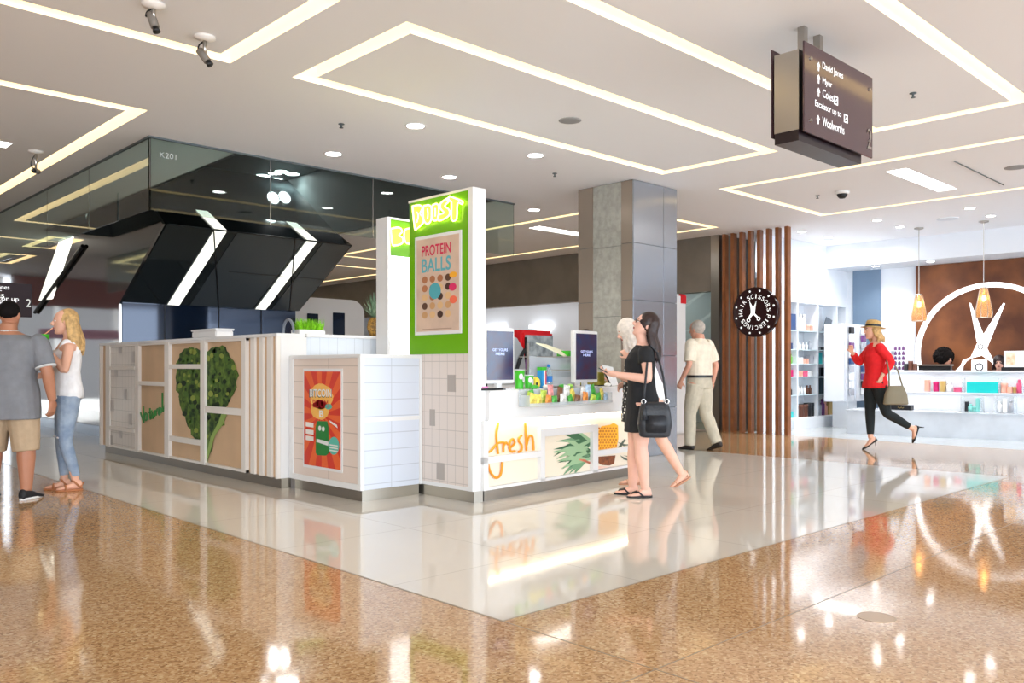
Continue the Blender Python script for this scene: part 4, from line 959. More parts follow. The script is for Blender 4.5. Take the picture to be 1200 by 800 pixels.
# ------------------------------------------------------------------ things on the kiosk
def leafblade(mb, base, tip, w_, sag=0, n=5):
    base = Vector(base); tip = Vector(tip); d = tip-base; s_ = d.cross(Vector((0,0,1)))
    s_ = s_.normalized() if s_.length > 1e-5 else Vector((1,0,0))
    R = []
    for i in range(n+1):
        t_ = i/n; p = base+d*t_+Vector((0,0,-sag*t_*t_)); ww = w_*(1-t_)**.7+.0006
        up = d.cross(s_).normalized()*ww*.25
        R.append([p-s_*ww, p-up, p+s_*ww, p+up*.4])
    mb.rings(R)
gx0, gx1 = onY(344,7.38).x, onY(383,7.38).x
t = thing('grass_planter', 'low white tray of bright green grass on the kiosk ledge', 'plant', ((gx0+gx1)/2,7.42,KT))
MB().bbox(gx0+.04,gx1-.04,7.34,7.5,KT+.001,KT+.045,.005).build('tray', M['white'], t)
m = MB(); random.seed(5)
for i in range(420):
    x, y = random.uniform(gx0+.05,gx1-.05), random.uniform(7.35,7.49)
    h = random.uniform(.05,.12); leafblade(m, (x,y,KT+.04), (x+random.uniform(-.05,.05),y+random.uniform(-.04,.04),KT+.04+h), .005, n=2)
m.build('grass', mat('grass_green', (128,196,24), .6, var=.3, vscale=40), t, kind='stuff')
def pineapple(loc, h, label):
    t = thing('pineapple', label, 'pineapple', loc)
    z = h*.42; r = h*.155
    m = MB(); R = []
    for i in range(19):
        u = i/18; rr_ = r*(math.sin(PI*(.08+.84*u))**.55); ring_ = []
        for j in range(28):
            bump = 1+.07*math.sin(j*2*PI/28*7+i*PI/1.5)*math.sin(i*1.2)
            ring_.append((loc[0]+rr_*bump*math.cos(2*PI*j/28), loc[1]+rr_*bump*math.sin(2*PI*j/28), loc[2]+.001+z*u))
        R.append(ring_)
    m.rings(R); m.build('fruit', mat('pineapple_skin', (186,140,60), .6, c2=(96,70,36), vscale=55), t, True)
    m = MB()
    for i in range(46):
        a = i*2.4; tl = i/46; el = math.radians(25+60*tl); L_ = h*(.30+.28*tl); b_ = Vector((loc[0],loc[1],loc[2]+z*.97+.01*i/46))
        leafblade(m, b_, b_+Vector((math.cos(a)*math.cos(el),math.sin(a)*math.cos(el),math.sin(el)))*L_, h*.026, sag=-.02*(1-tl), n=4)
    m.build('crown', mat('pineapple_leaf', (78,112,84), .5, c2=(136,160,130), vscale=20), t)
p = onY(438.5,7.4); pineapple((p.x,7.4,KT), .47, 'whole pineapple with leafy crown on the kiosk ledge')
t = thing('storage_box', 'plain white box on top of the left kiosk counter', 'box', (KX+.15, onX(243,KX+.1).y, KT))
ya, yb = onX(257,KX+.1).y, onX(229,KX+.1).y
MB().bbox(KX+.06,KX+.26,ya,yb,KT+.001,KT+.075,.01).build('body', M['white'], t); MB().bbox(KX+.05,KX+.27,ya-.01,yb+.01,KT+.075,KT+.095,.006).build('lid', M['white'], t)
m = MB(); c = onX(338,KX+.2,390)
m.tube(stroke([(0,0)]*0+[(i,0) for i in range(7)], lambda i, j: Vector((KX+.2, c.y+.10*math.cos(PI*i/6), KT+.01+.13*math.sin(PI*i/6))), 0), .013, 8)
tag(m.build('cable_loop', mat('cable_grey', (120,126,136), .3), None, True, loc=(KX+.2,c.y,KT)), 'grey curved tap pipe standing at the kiosk corner by the grass', 'tap')

def FP(px, b, z=FT): # point b metres behind the counter front edge
    p = onP(px, 430, F0-fn*b, fn); return Vector((p.x,p.y,z))
RZ = math.atan2(fu.y, fu.x)
def hgt(px, b, py): 
    p = onP(px, py, F0-fn*b, fn); return p.z
def screen(pa, pb_, pyt, pyb, b, label, tw):
    c = FP((pa+pb_)/2, b); A, B_ = FP(pa,b), FP(pb_,b); w_ = (B_-A).length; zb_, zt_ = hgt((pa+pb_)/2,b,pyb), hgt((pa+pb_)/2,b,pyt)
    zb_ = max(zb_, FT+.035)
    t = thing('menu_screen', label, 'screen', (c.x,c.y,FT), RZ+tw)
    def bl(name, mb, m_, sm=False):
        o = mb.build(name, m_, None, sm); o.parent = t; return o
    h = zt_-FT
    bl('frame', MB().bbox(-w_/2,w_/2,-.02,.03,zb_-FT,h,.008), M['white'])
    sm_ = mat('dark_screen', (62,40,66), .15, c2=(42,54,92), vscale=7, spec=.7)
    bl('display', MB().box(-w_/2+.025,w_/2-.02,-.024,-.019,zb_-FT+.03,h-.03), sm_)
    bl('stand', MB().box(-.03,.03,-.01,.02,0.001,zb_-FT+.01), M['white'])
    bl('foot', MB().bbox(-w_*.4,w_*.4,-.06,.08,.001,.012,.004), M['white'])
    for k, (s_, ww) in enumerate((('GET YOURS', w_*.5), ('HERE', w_*.3))):
        o = text(s_, 'lettering', mat('screen_text', (190,205,255), .5, emit=.7), None, (0,-.0245,(h+zb_-FT)/2+.05-.035*k), (1,0,0), (0,0,1), ww, .022, .001); o.parent = t
    return t
screen(568.5,599.5,384,449,.06,'left upright white framed dark menu screen on the serving counter', -.12)
screen(671.5,699,387.5,448,.06,'right upright white framed dark menu screen on the serving counter', .0)
def cup(px, b, h, r, label, art=True):
    c = FP(px, b); t = thing('paper_cup', label, 'cup', c)
    prof = [(.001,0),(r*.74,0),(r*.75,.004),(r,h),(r*.97,h),(r*.72,.008),(.001,.008)]
    MB().lathe(prof, tuple(c), 24).build('cup_wall', mat('cup_green', (64,188,40), .4), t, True)
    m = MB(); R = [[(c.x+rr_*math.cos(2*PI*j/24),c.y+rr_*math.sin(2*PI*j/24),c.z+z) for j in range(24)] for rr_, z in ((r*1.0,h-.004),(r*1.04,h-.001),(r*1.04,h+.004),(r*1.0,h+.004))]; m.rings(R, False); m.build('rim', M['white'], t, True)
    m = MB()
    for k, a in enumerate((-2.2,-1.5,-.9)):
        z = h*(.65 if k != 1 else .5); rr_ = r*(.76+.25*z/h)
        d = Vector((math.cos(a+.2),math.sin(a+.2),0)); s_ = Vector((-d.y,d.x,0)); o_ = Vector((c.x,c.y,c.z+z))+d*(rr_+.001)
        m.poly([o_+s_*.02*math.cos(2*PI*j/12)+Vector((0,0,.028*math.sin(2*PI*j/12))) for j in range(12)], d, .001)
    m.build('printed_spots', M['white'], t)
cup(608.5,.14,.175,.05,'large green paper cup beside the left menu screen')
cup(619.5,.12,.125,.047,'smaller green paper cup, next to the large one on the counter')
c = FP(628,.12); t = thing('snack_pouch', 'small yellow snack pouch standing beside the green cups', 'pouch', c)
MB().lathe([(.001,0),(.03,0),(.042,.03),(.04,.08),(.02,.105),(.001,.106)], tuple(c), 10).build('pouch', mat('pouch_yellow', (238,212,70), .4), t, True); m = MB(); m.ell((c.x-.02,c.y-.034,c.z+.045),(.014,.008,.016)); m.build('dark_print', M['black'], t)
c = FP(635,.16); t = thing('drink_carton', 'slim blue, white and red drink carton with green top on the counter', 'carton', c)
for k, (a, b_, cn) in enumerate(((-.033,-.008,(40,150,214)),(-.008,.014,(244,244,244)),(.014,.033,(214,60,60)))):
    m = MB(); m.obox((c.x,c.y), fu, fn, a, b_, -.03, .03, FT+.001, FT+.17); m.build('carton_side', mat('carton_%d' % k, cn, .4), t)
m = MB(); m.obox((c.x,c.y), fu, fn, -.034,.034,-.031,.031,FT+.17,FT+.2); m.build('green_top', mat('cup_green'), t)
c = FP(643,.14); t = thing('water_bottle', 'clear water bottle with blue label on the counter', 'bottle', c)
MB().lathe([(.001,0),(.034,0),(.036,.02),(.036,.13),(.014,.185),(.014,.2),(.001,.2)], tuple(c), 20).build('bottle_body', mat('clear_plastic', (214,232,240), .05, trans=.8, ior=1.2), t, True)
MB().lathe([(.037,.06),(.037,.115),(.0365,.115),(.0365,.06)], tuple(c), 20, False).build('blue_label', mat('label_blue', (40,120,200), .4), t, True)
MB().lathe([(.001,.2),(.016,.2),(.016,.225),(.001,.225)], tuple(c), 16).build('cap', mat('label_blue'), t, True)
# glass display cabinet
t = thing('display_cabinet', 'small clear glass snack cabinet with slanted cream lid on the counter', 'cabinet', FP(650,.33))
def fob(mb, pa, pb_, b0, b1, z0, z1):
    a0 = (FP(pa,(b0+b1)/2)-F0).dot(fu); a1 = (FP(pb_,(b0+b1)/2)-F0).dot(fu); return mb.obox(F0, fu, fn, a0, a1, -b1, -b0, z0, z1)
fm = MB(); zt_ = hgt(630,.3,403)
for pa in (618.5, 672):
    for b in (.22,.45): fob(fm, pa-.8, pa+.8, b-.008, b+.008, FT+.001, zt_ if pa < 650 else zt_-.08)
for z in (FT+.005, FT+.17, FT+.3): fob(fm, 618.5, 672, .22, .45, z-.004, z+.004)
fm.build('metal_frame', M['steel'], t)
m = MB(); A = FP(628,.2,zt_+.0); B_ = FP(661,.2,zt_-.12); A2 = FP(640,.45,zt_); B2 = FP(672,.45,zt_-.10); m.poly([A,B_,B2,A2],(0,0,1),.008); m.build('cream_lid', mat('cream_card', (232,232,204), .5), t)
m = MB(); fob(m, 618, 672, .222, .226, FT+.01, zt_-.12); m.build('glass_front', tray, t)
for i, (pa, pb_, z, cn, mm) in enumerate(((659,672,FT+.31,'green tub','cup_green'),(659,672,FT+.18,'green tub','cup_green'),(656,672,FT+.24,'black tub','black_plastic'),(655,672,FT+.10,'black tub','black_plastic'),(622,634,FT+.18,'purple pack','product_purple'),(636,650,FT+.18,'silver pack','product_silver'),(622,640,FT+.012,'grey pack','product_silver'),(642,654,FT+.012,'white pack','product_white'))):
    m = MB(); fob(m, pa, pb_, .26, .4, z, z+(.055 if 'tub' in cn else .09)); tag(m.build('tub' if 'tub' in cn else 'snack_pack', MATS[mm] if mm in MATS else mat(mm), None, loc=FP((pa+pb_)/2,.33,z)), '%s in the glass cabinet, %s' % (cn, ['upper right','lower right','between the green tubs','below the lower green tub','upper left','upper middle','bottom left','bottom middle'][i]), 'tub' if 'tub' in cn else 'snack pack')
# hanging snack tray on the counter front
t = thing('snack_tray', 'clear tray full of snack packets hung on the front of the serving counter', 'tray', FP(664,-.1,FT-.1))
a0, a1 = fa(614,.1), fa(711,.1)
z0_ = fp(662,474,.12).z
m = MB(); m.obox(F0,fu,fn,a0,a1,.042,.17,z0_,z0_+.008); m.obox(F0,fu,fn,a0,a1,.165,.17,z0_+.008,z0_+.03); m.obox(F0,fu,fn,a0,a1,.042,.046,z0_+.008,FT+.0); m.obox(F0,fu,fn,a0,a0+.004,.046,.165,z0_+.008,z0_+.1); m.obox(F0,fu,fn,a1-.004,a1,.046,.165,z0_+.008,z0_+.1); m.build('tray_shell', tray, t)
random.seed(11)
pc = [('orange',(228,140,60)),('green',(80,170,70)),('pale blue',(176,200,226)),('white',(236,238,232)),('lime',(180,204,80)),('pink',(232,150,150)),('brown',(120,80,50)),('yellow',(232,206,96))]
def packet(mb, w_, h, d_):
    R = []
    for i in range(9):
        u = i/8; th = d_*math.sin(PI*u)**.6+.002; ww = w_*(.96 if 0 < i < 8 else 1)
        R.append([(-ww/2,-th*.2,h*u),(-ww/4,-th,h*u),(ww/4,-th,h*u),(ww/2,-th*.2,h*u),(ww/4,th*.6,h*u),(-ww/4,th*.6,h*u)])
    mb.rings(R)
for row in range(2):
    N = 11
    for i in range(N):
        k = random.randrange(len(pc)); cn, cl = pc[k]
        a = a0+.06+(a1-a0-.12)*i/(N-1); b = .13 if row == 0 else .08
        zz_ = z0_+.0085+(0 if row == 0 else .0)
        m = MB(); packet(m, .092, .10 if row == 0 else .175, .018)
        o = m.build('snack_packet', mat('packet_'+cn.replace(' ','_'), cl, .3, var=.35, vscale=30), None)
        p = F0+fu*(a+random.uniform(-.012,.012))+fn*b; o.location = (p.x,p.y,zz_); sc_ = random.uniform(.82,1.12); o.scale = (sc_,1,sc_*random.uniform(.85,1.08)); o.rotation_euler = (random.uniform(-.05,.1) if row == 0 else -.02, random.uniform(-.35,.35), RZ+random.uniform(-.2,.2))
        tag(o, '%s snack packet in the %s row of the counter tray, %s from the left' % (cn, ['front','back'][row], ['first','second','third','fourth','fifth','sixth','seventh','eighth','ninth','tenth','eleventh'][i]), 'snack packet', 'snack packets in the counter tray')
for i, (pa, b, cn, cl) in enumerate(((626,.03,'green',(70,176,60)),(641,.03,'white',(240,240,236)),(659,.06,'green',(70,176,60)),(668,.03,'lime',(150,206,80)),(712,.1,'white',(236,238,240)))):
    m = MB(); m.ell((0,0,.0),(.06,.035,.02)); o = m.build('snack_bar', mat('bar_'+cn, cl, .35), None, True); c = FP(pa,b,FT+.018); o.location = c; o.rotation_euler = (0,0,RZ+.2*i)
    tag(o, '%s wrapped snack bar lying on the counter edge, %s' % (cn, ['below the small cup','below the bottle','in front of the black tubs','by the right screen','at the far right end'][i]), 'snack bar')
m = MB(); fob(m, 562.8, 597, .0, .05, FT+.001, FT+.018); o = tag(m.build('pen_tray', M['black'], None, loc=FP(580,.02)), 'long black tray lying on the counter under the left screen', 'tray')
m = MB(); fob(m, 563.5, 570, .005, .045, FT+.0185, FT+.035); tag(m.build('eraser', mat('soft_pink', (226,140,190), .5), None, loc=FP(567,.02)), 'small pink packet at the left end of the counter', 'packet')
m = MB(); c = FP(564.5,.3,FT+.12); m.ell(tuple(c),(.05,.05,.045)); tag(m.build('lemon', mat('lemon_yellow', (238,220,130), .5), None, True, loc=c), 'pale yellow lemon seen left of the left screen', 'lemon')
m = MB(); fob(m, 562.9, 566, .25, .36, FT+.001, FT+.073); tag(m.build('fruit_stand', M['black'], None, loc=FP(564,.3)), 'black block under the lemon at the left of the counter', 'stand')
t = thing('wooden_crate', 'olive wooden crate on the counter right of the right screen', 'crate', FP(700,.3)); m = MB(); om = mat('olive_wood', (150,138,44), .5, var=.25, vscale=12)
fob(m, 688, 703, .24, .42, FT+.01, FT+.05); fob(m, 689, 702, .26, .40, FT+.05, hgt(700,.3,436)); m.build('crate_body', om, t); m = MB(); fob(m, 688, 703, .235, .42, FT+.001, FT+.012); m.build('base', M['black'], t)
t = thing('menu_stand', 'slanted white menu board with black edge at the right end of the counter', 'menu', FP(715,.2))
m = MB(); A = FP(704.5,.25,hgt(704.5,.25,428)); B_ = FP(716,.12,FT+.004); C_ = FP(724,.25,FT+.004); D_ = FP(718,.4,hgt(718,.4,431)); m.poly([A,B_,C_,D_],(0,-.3,1),.01); m.build('menu_face', M['white'], t)
m = MB(); m.tube([A,B_], .009, 6); m.build('black_edge', M['black'], t)
# back counter with machines
bc = thing('back_counter', 'steel and white back counter inside the kiosk', 'counter', (7.0,7.6,0))
MB().box(5.9,8.3,8.0,8.5,0,.92).build('body', M['white'], bc); MB().bbox(5.88,8.32,7.98,8.5,.92,.95,.004).build('worktop', M['steel'], bc)
t = thing('juice_machine', 'red framed juice machine standing inside the kiosk', 'machine', (6.9,8.2,.95)); YM = 8.1
A = onY(612,YM,386); B_ = onY(649.5,YM,452)
MB().bbox(A.x,B_.x,YM,YM+.3,.951,A.z,.04).build('red_shell', M['red'], t); MB().bbox(A.x+.05,B_.x-.03,YM-.01,YM+.01,.99,A.z-.07,.02).build('grey_front', mat('machine_grey', (120,128,132), .15, c2=(180,188,192), vscale=9), t)
MB().bbox(A.x-.0+.04,A.x+.07,YM-.02,YM,.99,A.z-.1,.004).build('side_rail', M['black'], t)
t = thing('blender_machine', 'angular grey blending machine behind the green cups', 'machine', (6.4,8.0,.95)); YM2 = 8.02
pts = [(600,452),(600,393),(606,396),(613,408),(616,430),(616,452)]; Q = [onY(a,YM2,b) for a, b in pts]; Q[0].z = Q[-1].z = .951
m = MB(); m.rings([[q.copy() for q in Q],[q+Vector((0,.25,0)) for q in Q]]); m.build('casing', mat('machine_silver', (168,172,176), .3, .6), t)
pts = [(605,432),(609,418),(615,408),(616,411),(612,420),(608,432)]; Q = [onY(a,YM2-.02,b) for a, b in pts]; m = MB(); m.rings([[q for q in Q],[q+Vector((0,.02,0)) for q in Q]]); m.build('handle', M['black'], t)
t = thing('coffee_machine', 'grey and black machine with red top behind the left screen', 'machine', (6.0,8.0,.95)); A = onY(562,8.02,390); B_ = onY(570,8.02,452)
MB().bbox(5.95,B_.x,8.02,8.3,.951,onY(566,8.02,397).z,.02).build('casing', M['steel'], t); MB().bbox(6.0,B_.x-.02,8.04,8.28,onY(566,8.02,397).z,onY(566,8.02,389).z,.03).build('red_lid', M['red'], t)
MB().bbox(5.97,B_.x-.02,8.0,8.02,.96,onY(566,8.02,420).z,.01).build('black_panel', M['black'], t)
# ------------------------------------------------------------------ people
V = Vector
def remesh(mb, name, m_, root, voxel=.007, smooth=4, fac=.5, disp=0, dscale=.05):
    me = bpy.data.meshes.new(name); me.from_pydata([tuple(v) for v in mb.v], [], mb.f); me.update()
    o = bpy.data.objects.new(name, me); col.objects.link(o)
    r = o.modifiers.new('r', 'REMESH'); r.mode = 'VOXEL'; r.voxel_size = voxel
    s_ = o.modifiers.new('s', 'SMOOTH'); s_.factor = fac; s_.iterations = smooth
    dg = bpy.context.evaluated_depsgraph_get(); dg.update()
    me2 = bpy.data.meshes.new_from_object(o.evaluated_get(dg)); o.modifiers.clear(); o.data = me2; me2.name = name; bpy.data.meshes.remove(me)
    if disp:
        nn_ = [q.vector.copy() for q in me2.vertex_normals]
        for v, q in zip(me2.vertices, nn_): v.co += q*(noise.noise(v.co/dscale)*disp)
    me2.materials.clear(); me2.materials.append(m_)
    me2.polygons.foreach_set('use_smooth', [True]*len(me2.polygons))
    o.parent = root; return o
def ering(c, hx, hy, n=20, ex=2.3, T=None):
    out = []
    for j in range(n):
        a = 2*PI*j/n; ca, sa = math.cos(a), math.sin(a)
        p = V((c[0]+hx*math.copysign(abs(ca)**(2/ex), ca), c[1]+hy*math.copysign(abs(sa)**(2/ex), sa), c[2])); out.append(p)
    return out
def loft(mb, secs, grow=0, lean=None):
    "secs: (z, cx, hx, hy[, cy]); lean(z) -> (dx, dy)"
    R = []
    for q in secs:
        z, cx, hx, hy = q[:4]; cy = q[4] if len(q) > 4 else 0
        if lean: dx, dy = lean(z); cx += dx; cy += dy
        R.append(ering((cx, cy, z), hx+grow, hy+grow))
    mb.rings(R)
def limb(mb, pts, rs, n=14, sub=6):
    P = [V(p) for p in pts]; out = []; ro = []
    for i in range(len(P)-1):
        p0, p1, p2, p3 = P[max(i-1,0)], P[i], P[i+1], P[min(i+2,len(P)-1)]
        for k in range(sub):
            t = k/sub
            a = p1.lerp(p2, t); b = .5*((2*p1)+(p2-p0)*t+(2*p0-5*p1+4*p2-p3)*t*t+(3*p1-p0-3*p2+p3)*t**3)
            out.append(a.lerp(b, .45)); ro.append(rs[i]+(rs[i+1]-rs[i])*t)
    out.append(P[-1]); ro.append(rs[-1]); mb.tube(out, ro, n)
def leg_pts(hip, knee, ank):
    hip, knee, ank = V(hip), V(knee), V(ank); d = (ank-knee)
    return [hip, hip.lerp(knee,.5), knee, knee+d*.3, ank]
def foot(mb, ank, yaw=0, pitch=0, s=1.0, flat=False):
    T = Matrix.Translation(V(ank)) @ Matrix.Rotation(yaw,4,'Z') @ Matrix.Rotation(pitch,4,'Y'); old = mb.x; mb.x = T
    R = []
    for x, z0, z1, w_ in ((-.062,-.07,-.03,.018),(-.05,-.078,.01,.03),(-.01,-.078,.02,.036),(.04,-.076,-.005,.038),(.09,-.077,-.03,.043),(.135,-.077,-.045,.042),(.165,-.076,-.052,.03),(.178,-.073,-.058,.014)):
        x, z0, z1, w_ = x*s, z0*s, z1*s, w_*s
        R.append([(x, w_*math.cos(2*PI*j/14), (z0+z1)/2+(z1-z0)/2*math.sin(2*PI*j/14)) for j in range(14)])
    mb.rings(R); mb.x = old
def fingers(mb, wrist, d, n_, side, curl=.5, s=1.0, thumb=1.0):
    "d: direction of the hand, n_: palm normal (the way fingers curl), side: unit vector towards the thumb"
    wrist = V(wrist); d = V(d).normalized(); n_ = V(n_); n_ = (n_-d*n_.dot(d)).normalized(); side = d.cross(n_)*(1 if side > 0 else -1)
    R = []
    for t, w_, th in ((-.01,.026,.021),(.02,.032,.018),(.055,.041,.015),(.085,.040,.013),(.098,.032,.009)):
        c = wrist+d*t*s; R.append([c+side*w_*s*math.cos(2*PI*j/12)+n_*th*s*math.sin(2*PI*j/12) for j in range(12)])
    mb.rings(R)
    for i, (o_, L_) in enumerate(((.030,.070),(.010,.078),(-.011,.072),(-.030,.058))):
        p = wrist+d*.085*s+side*o_*s; a = 0; pts = [p-d*.012*s]; dd = d
        for k, f in enumerate((.45,.32,.23)):
            a += curl*(.55+.5*k+.06*i); dd = d*math.cos(a)+n_*math.sin(a); pts.append(pts[-1]+dd*L_*f*s*1.15)
        mb.tube(pts, [.0105*s,.0095*s,.0085*s,.0065*s], 8)
    p = wrist+d*.025*s+side*.03*s; td = (d*.65+side*.65*thumb+n_*.25*(1+curl)).normalized(); p2 = p+td*.045*s; p3 = p2+(d*.8+side*.1+n_*.5*(.3+curl)).normalized()*.035*s
    mb.tube([wrist+d*.012*s+side*.012*s, p, p2, p3], [.014*s,.014*s,.0115*s,.008*s], 8)
def head(mb, T, s=1.0):
    old = mb.x; mb.x = T @ Matrix.Scale(s,4)
    R = []
    for z, cx, hx, hy in ((-.118,.052,.018,.018),(-.108,.046,.034,.036),(-.085,.034,.054,.052),(-.05,.018,.074,.064),(0,.004,.090,.073),(.04,0,.098,.077),(.08,-.006,.088,.070),(.108,-.01,.06,.048),(.122,-.012,.02,.018)):
        R.append(ering((cx,0,z),hx,hy,20,2.1))
    mb.rings(R)
    mb.tube([(.082,0,.030),(.102,0,.0),(.122,0,-.022)], [.010,.012,.013], 8); mb.ell((.108,0,-.026),(.018,.019,.011),8,6)
    mb.ell((.086,0,-.052),(.014,.025,.009),10,6); mb.ell((.084,0,-.065),(.013,.021,.009),10,6); mb.ell((.07,0,-.1),(.025,.025,.02),10,6)
    mb.tube([(.084,-.045,.03),(.094,-.02,.032),(.094,.02,.032),(.084,.045,.03)], .009, 8)
    for sg in (-1,1): mb.ell((-.008,sg*.079,-.005),(.020,.009,.032),10,6)
    mb.x = old
def face_parts(T, root, s=1.0, lip=(170,90,84), iris=(60,42,30), brow=(70,50,38)):
    X = T @ Matrix.Scale(s,4)
    for sg in (-1,1):
        m = MB(); m.x = X; m.ell((.0845,sg*.031,.010),(.010,.0135,.0085),12,8); o = m.build('eye', mat('eye_white', (236,232,226), .2), None, True); o.parent = root
        m = MB(); m.x = X; m.ell((.0932,sg*.031,.010),(.003,.006,.006),10,6); o2 = m.build('iris', mat('iris_%d' % iris[0], iris, .2), None, True); o2.parent = o
        m = MB(); m.x = X; m.tube([(.094,sg*.014,.030),(.096,sg*.03,.036),(.086,sg*.048,.031)], [.002,.0035,.002], 6); o = m.build('eyebrow', mat('brow_%d' % brow[0], brow, .8), None); o.parent = root
    m = MB(); m.x = X; m.tube([(.096,-.022,-.058),(.1015,-.008,-.054),(.1015,.008,-.054),(.096,.022,-.058)], [.002,.005,.005,.002], 6); m.tube([(.094,-.02,-.060),(.099,0,-.065),(.094,.02,-.060)], [.002,.0055,.002], 6)
    o = m.build('lips', mat('lips_%d' % lip[1], lip, .4), None, True); o.parent = root
def HT(x, y, z, pitch=0, yaw=0, roll=0):
    "head transform: pivot at neck base (x, y, z); pitch up positive"
    return Matrix.Translation((x,y,z)) @ Matrix.Rotation(yaw,4,'Z') @ Matrix.Rotation(-pitch,4,'Y') @ Matrix.Rotation(roll,4,'X') @ Matrix.Translation((.02,0,.125))
def hair(T, root, m_, s=1.0, long=None, cap=(.097,.088,.108), off=(-.022,0,.022), strands=0, seed=1, disp=.003, voxel=.007, spread=.085, back=.75, r=.014):
    random.seed(seed); m = MB(); m.x = T @ Matrix.Scale(s,4); m.ell(off, cap, 24, 14)
    m.x = None
    if long:
        X = T @ Matrix.Scale(s,4)
        for i in range(strands):
            a = PI+random.uniform(-back,back)*PI*.72 if back else PI
            st = X @ V((-.012+.085*math.cos(a), .08*math.sin(a), random.uniform(.02,.07)))
            mid = X @ V((-.02+.098*math.cos(a), .094*math.sin(a), -.05))
            L_ = long*random.uniform(.82,1.05)
            down = mid+V((-.025+random.uniform(-.02,.02), math.sin(a)*.01+random.uniform(-.012,.012), -L_*.55)); end = mid+V((-.03+random.uniform(-.03,.03), math.sin(a)*.0+random.uniform(-.025,.025), -L_))
            limb(m, [st, mid, down, end], [r,r*1.25,r*1.1,r*.35], 8, 4)
    return remesh(m, 'hair', m_, root, voxel, 2, .4, disp, .012)
def child(mb, name, m_, root, smooth=True):
    o = mb.build(name, m_, None, smooth); o.parent = root; return o
skin = lambda c, n: mat('skin_'+n, c, .5, var=.03, vscale=12)
cloth = lambda c, n, **k: mat('cloth_'+n, c, .85, var=.06, vscale=14, bump=.15, bscale=60, **k)
MALE = [(.84,0,.09,.13),(.92,0,.115,.165),(1.05,0,.105,.145),(1.18,.0,.115,.155),(1.30,.005,.12,.172),(1.38,0,.10,.17),(1.42,-.005,.075,.12),(1.455,-.005,.056,.06),(1.52,.005,.052,.052)]
FEM = [(.84,0,.09,.14),(.92,-.005,.115,.17),(1.02,0,.095,.13),(1.10,.005,.09,.122),(1.20,.015,.115,.14),(1.27,.015,.118,.148),(1.35,0,.09,.15),(1.39,-.005,.065,.105),(1.43,-.005,.046,.05),(1.50,.005,.043,.043)]

def figure(px, py, H, yaw, label, group=None, loc=None):
    p = onZ(px, py) if loc is None else V(loc)
    t = thing('person', label, 'person', (p.x,p.y,p.z if loc else 0), yaw); return t
def arm(mb, sh, el, wr, r=1.0):
    limb(mb, [sh, V(sh).lerp(V(el),.5), el, V(el).lerp(V(wr),.3), wr], [.055*r,.047*r,.038*r,.040*r,.026*r])
YL = math.radians(136.2)

# ---- man in grey t-shirt seen from behind
t = figure(10, 585, 1.74, math.radians(52), 'heavy man from behind in a grey t-shirt and khaki shorts at the left edge')
sk = skin((176,120,92),'tanned')
S = [(z,cx,hx*1.35+(.03 if .9<z<1.3 else 0),hy*1.42) if z < 1.42 else (z+.01,cx,hx*1.2,hy*1.2) for z,cx,hx,hy in MALE]
b = MB(); loft(b, S)
JT = HT(0,0,1.475,-.05,.12)
head(b, JT, 1.0)
for sg, ank, kn in ((1,(.02,.15,.085),(.03,.14,.48)),(-1,(-.03,-.16,.085),(.0,-.145,.48))):
    limb(b, leg_pts((0,sg*.11,.88), kn, ank), [.12,.115,.072,.075,.045]); foot(b, ank, sg*.25)
arm(b, (0,-.25,1.37), (-.03,-.335,1.1), (.03,-.35,.86), 1.25); fingers(b, (.03,-.35,.86), (.1,.05,-1), (.3,1,0), 1, .45, 1.1)
arm(b, (0,.25,1.37), (.0,.33,1.1), (.16,.26,.95), 1.25); fingers(b, (.16,.26,.95), (.8,-.1,-.5), (0,-1,-.2), 1, .5, 1.1)
remesh(b, 'body', sk, t, .008, 2); face_parts(JT, t)
hair(JT, t, mat('hair_black', (20,16,15), .85, spec=.15), 1.0, cap=(.094,.083,.088), off=(-.014,0,.042), disp=.003)
sh_ = MB(); loft(sh_, [(.70,-.01,.175,.265)]+[(z,cx,hx,hy) for z,cx,hx,hy in [(z,cx,hx+.016,hy+.014) for z,cx,hx,hy in S if .9 < z < 1.44]])
for sg, el in ((-1,(-.03,-.335,1.1)),(1,(.0,.33,1.1))): limb(sh_, [(0,sg*.2,1.38),(0,sg*.255,1.35),V((0,sg*.25,1.37)).lerp(V(el),.78)], [.07,.085,.083])
remesh(sh_, 'shirt', cloth((122,123,128),'grey'), t, .010, 3, disp=.004, dscale=.09)
c = MB(); c.rings([ering((0,0,1.455),.078,.082),ering((0,0,1.470),.072,.076),ering((0,0,1.470),.060,.064),ering((0,0,1.450),.064,.068)], False, True); child(c, 'collar_trim', cloth((206,206,206),'pale_trim'), t)
for sg, el in ((-1,(-.03,-.335,1.1)),): 
    e_ = V((0,sg*.25,1.37)).lerp(V(el),.80); c = MB(); d_ = (V(el)-V((0,sg*.25,1.37))).normalized(); c.tube([e_-d_*.004, e_+d_*.008], [.086,.086], 18); child(c, 'sleeve_trim', cloth((206,206,206),'pale_trim'), t)
so = MB(); loft(so, [(.78,0,.165,.245),(.86,0,.165,.24),(.94,0,.15,.23)])
for sg, kn in ((1,(.03,.14,.48)),(-1,(.0,-.145,.48))): limb(so, [(0,sg*.115,.88),(0.01,sg*.125,.65),(kn[0],kn[1],.42)], [.13,.128,.108])
remesh(so, 'shorts', cloth((178,154,126),'khaki'), t, .010, 3, disp=.003, dscale=.08)
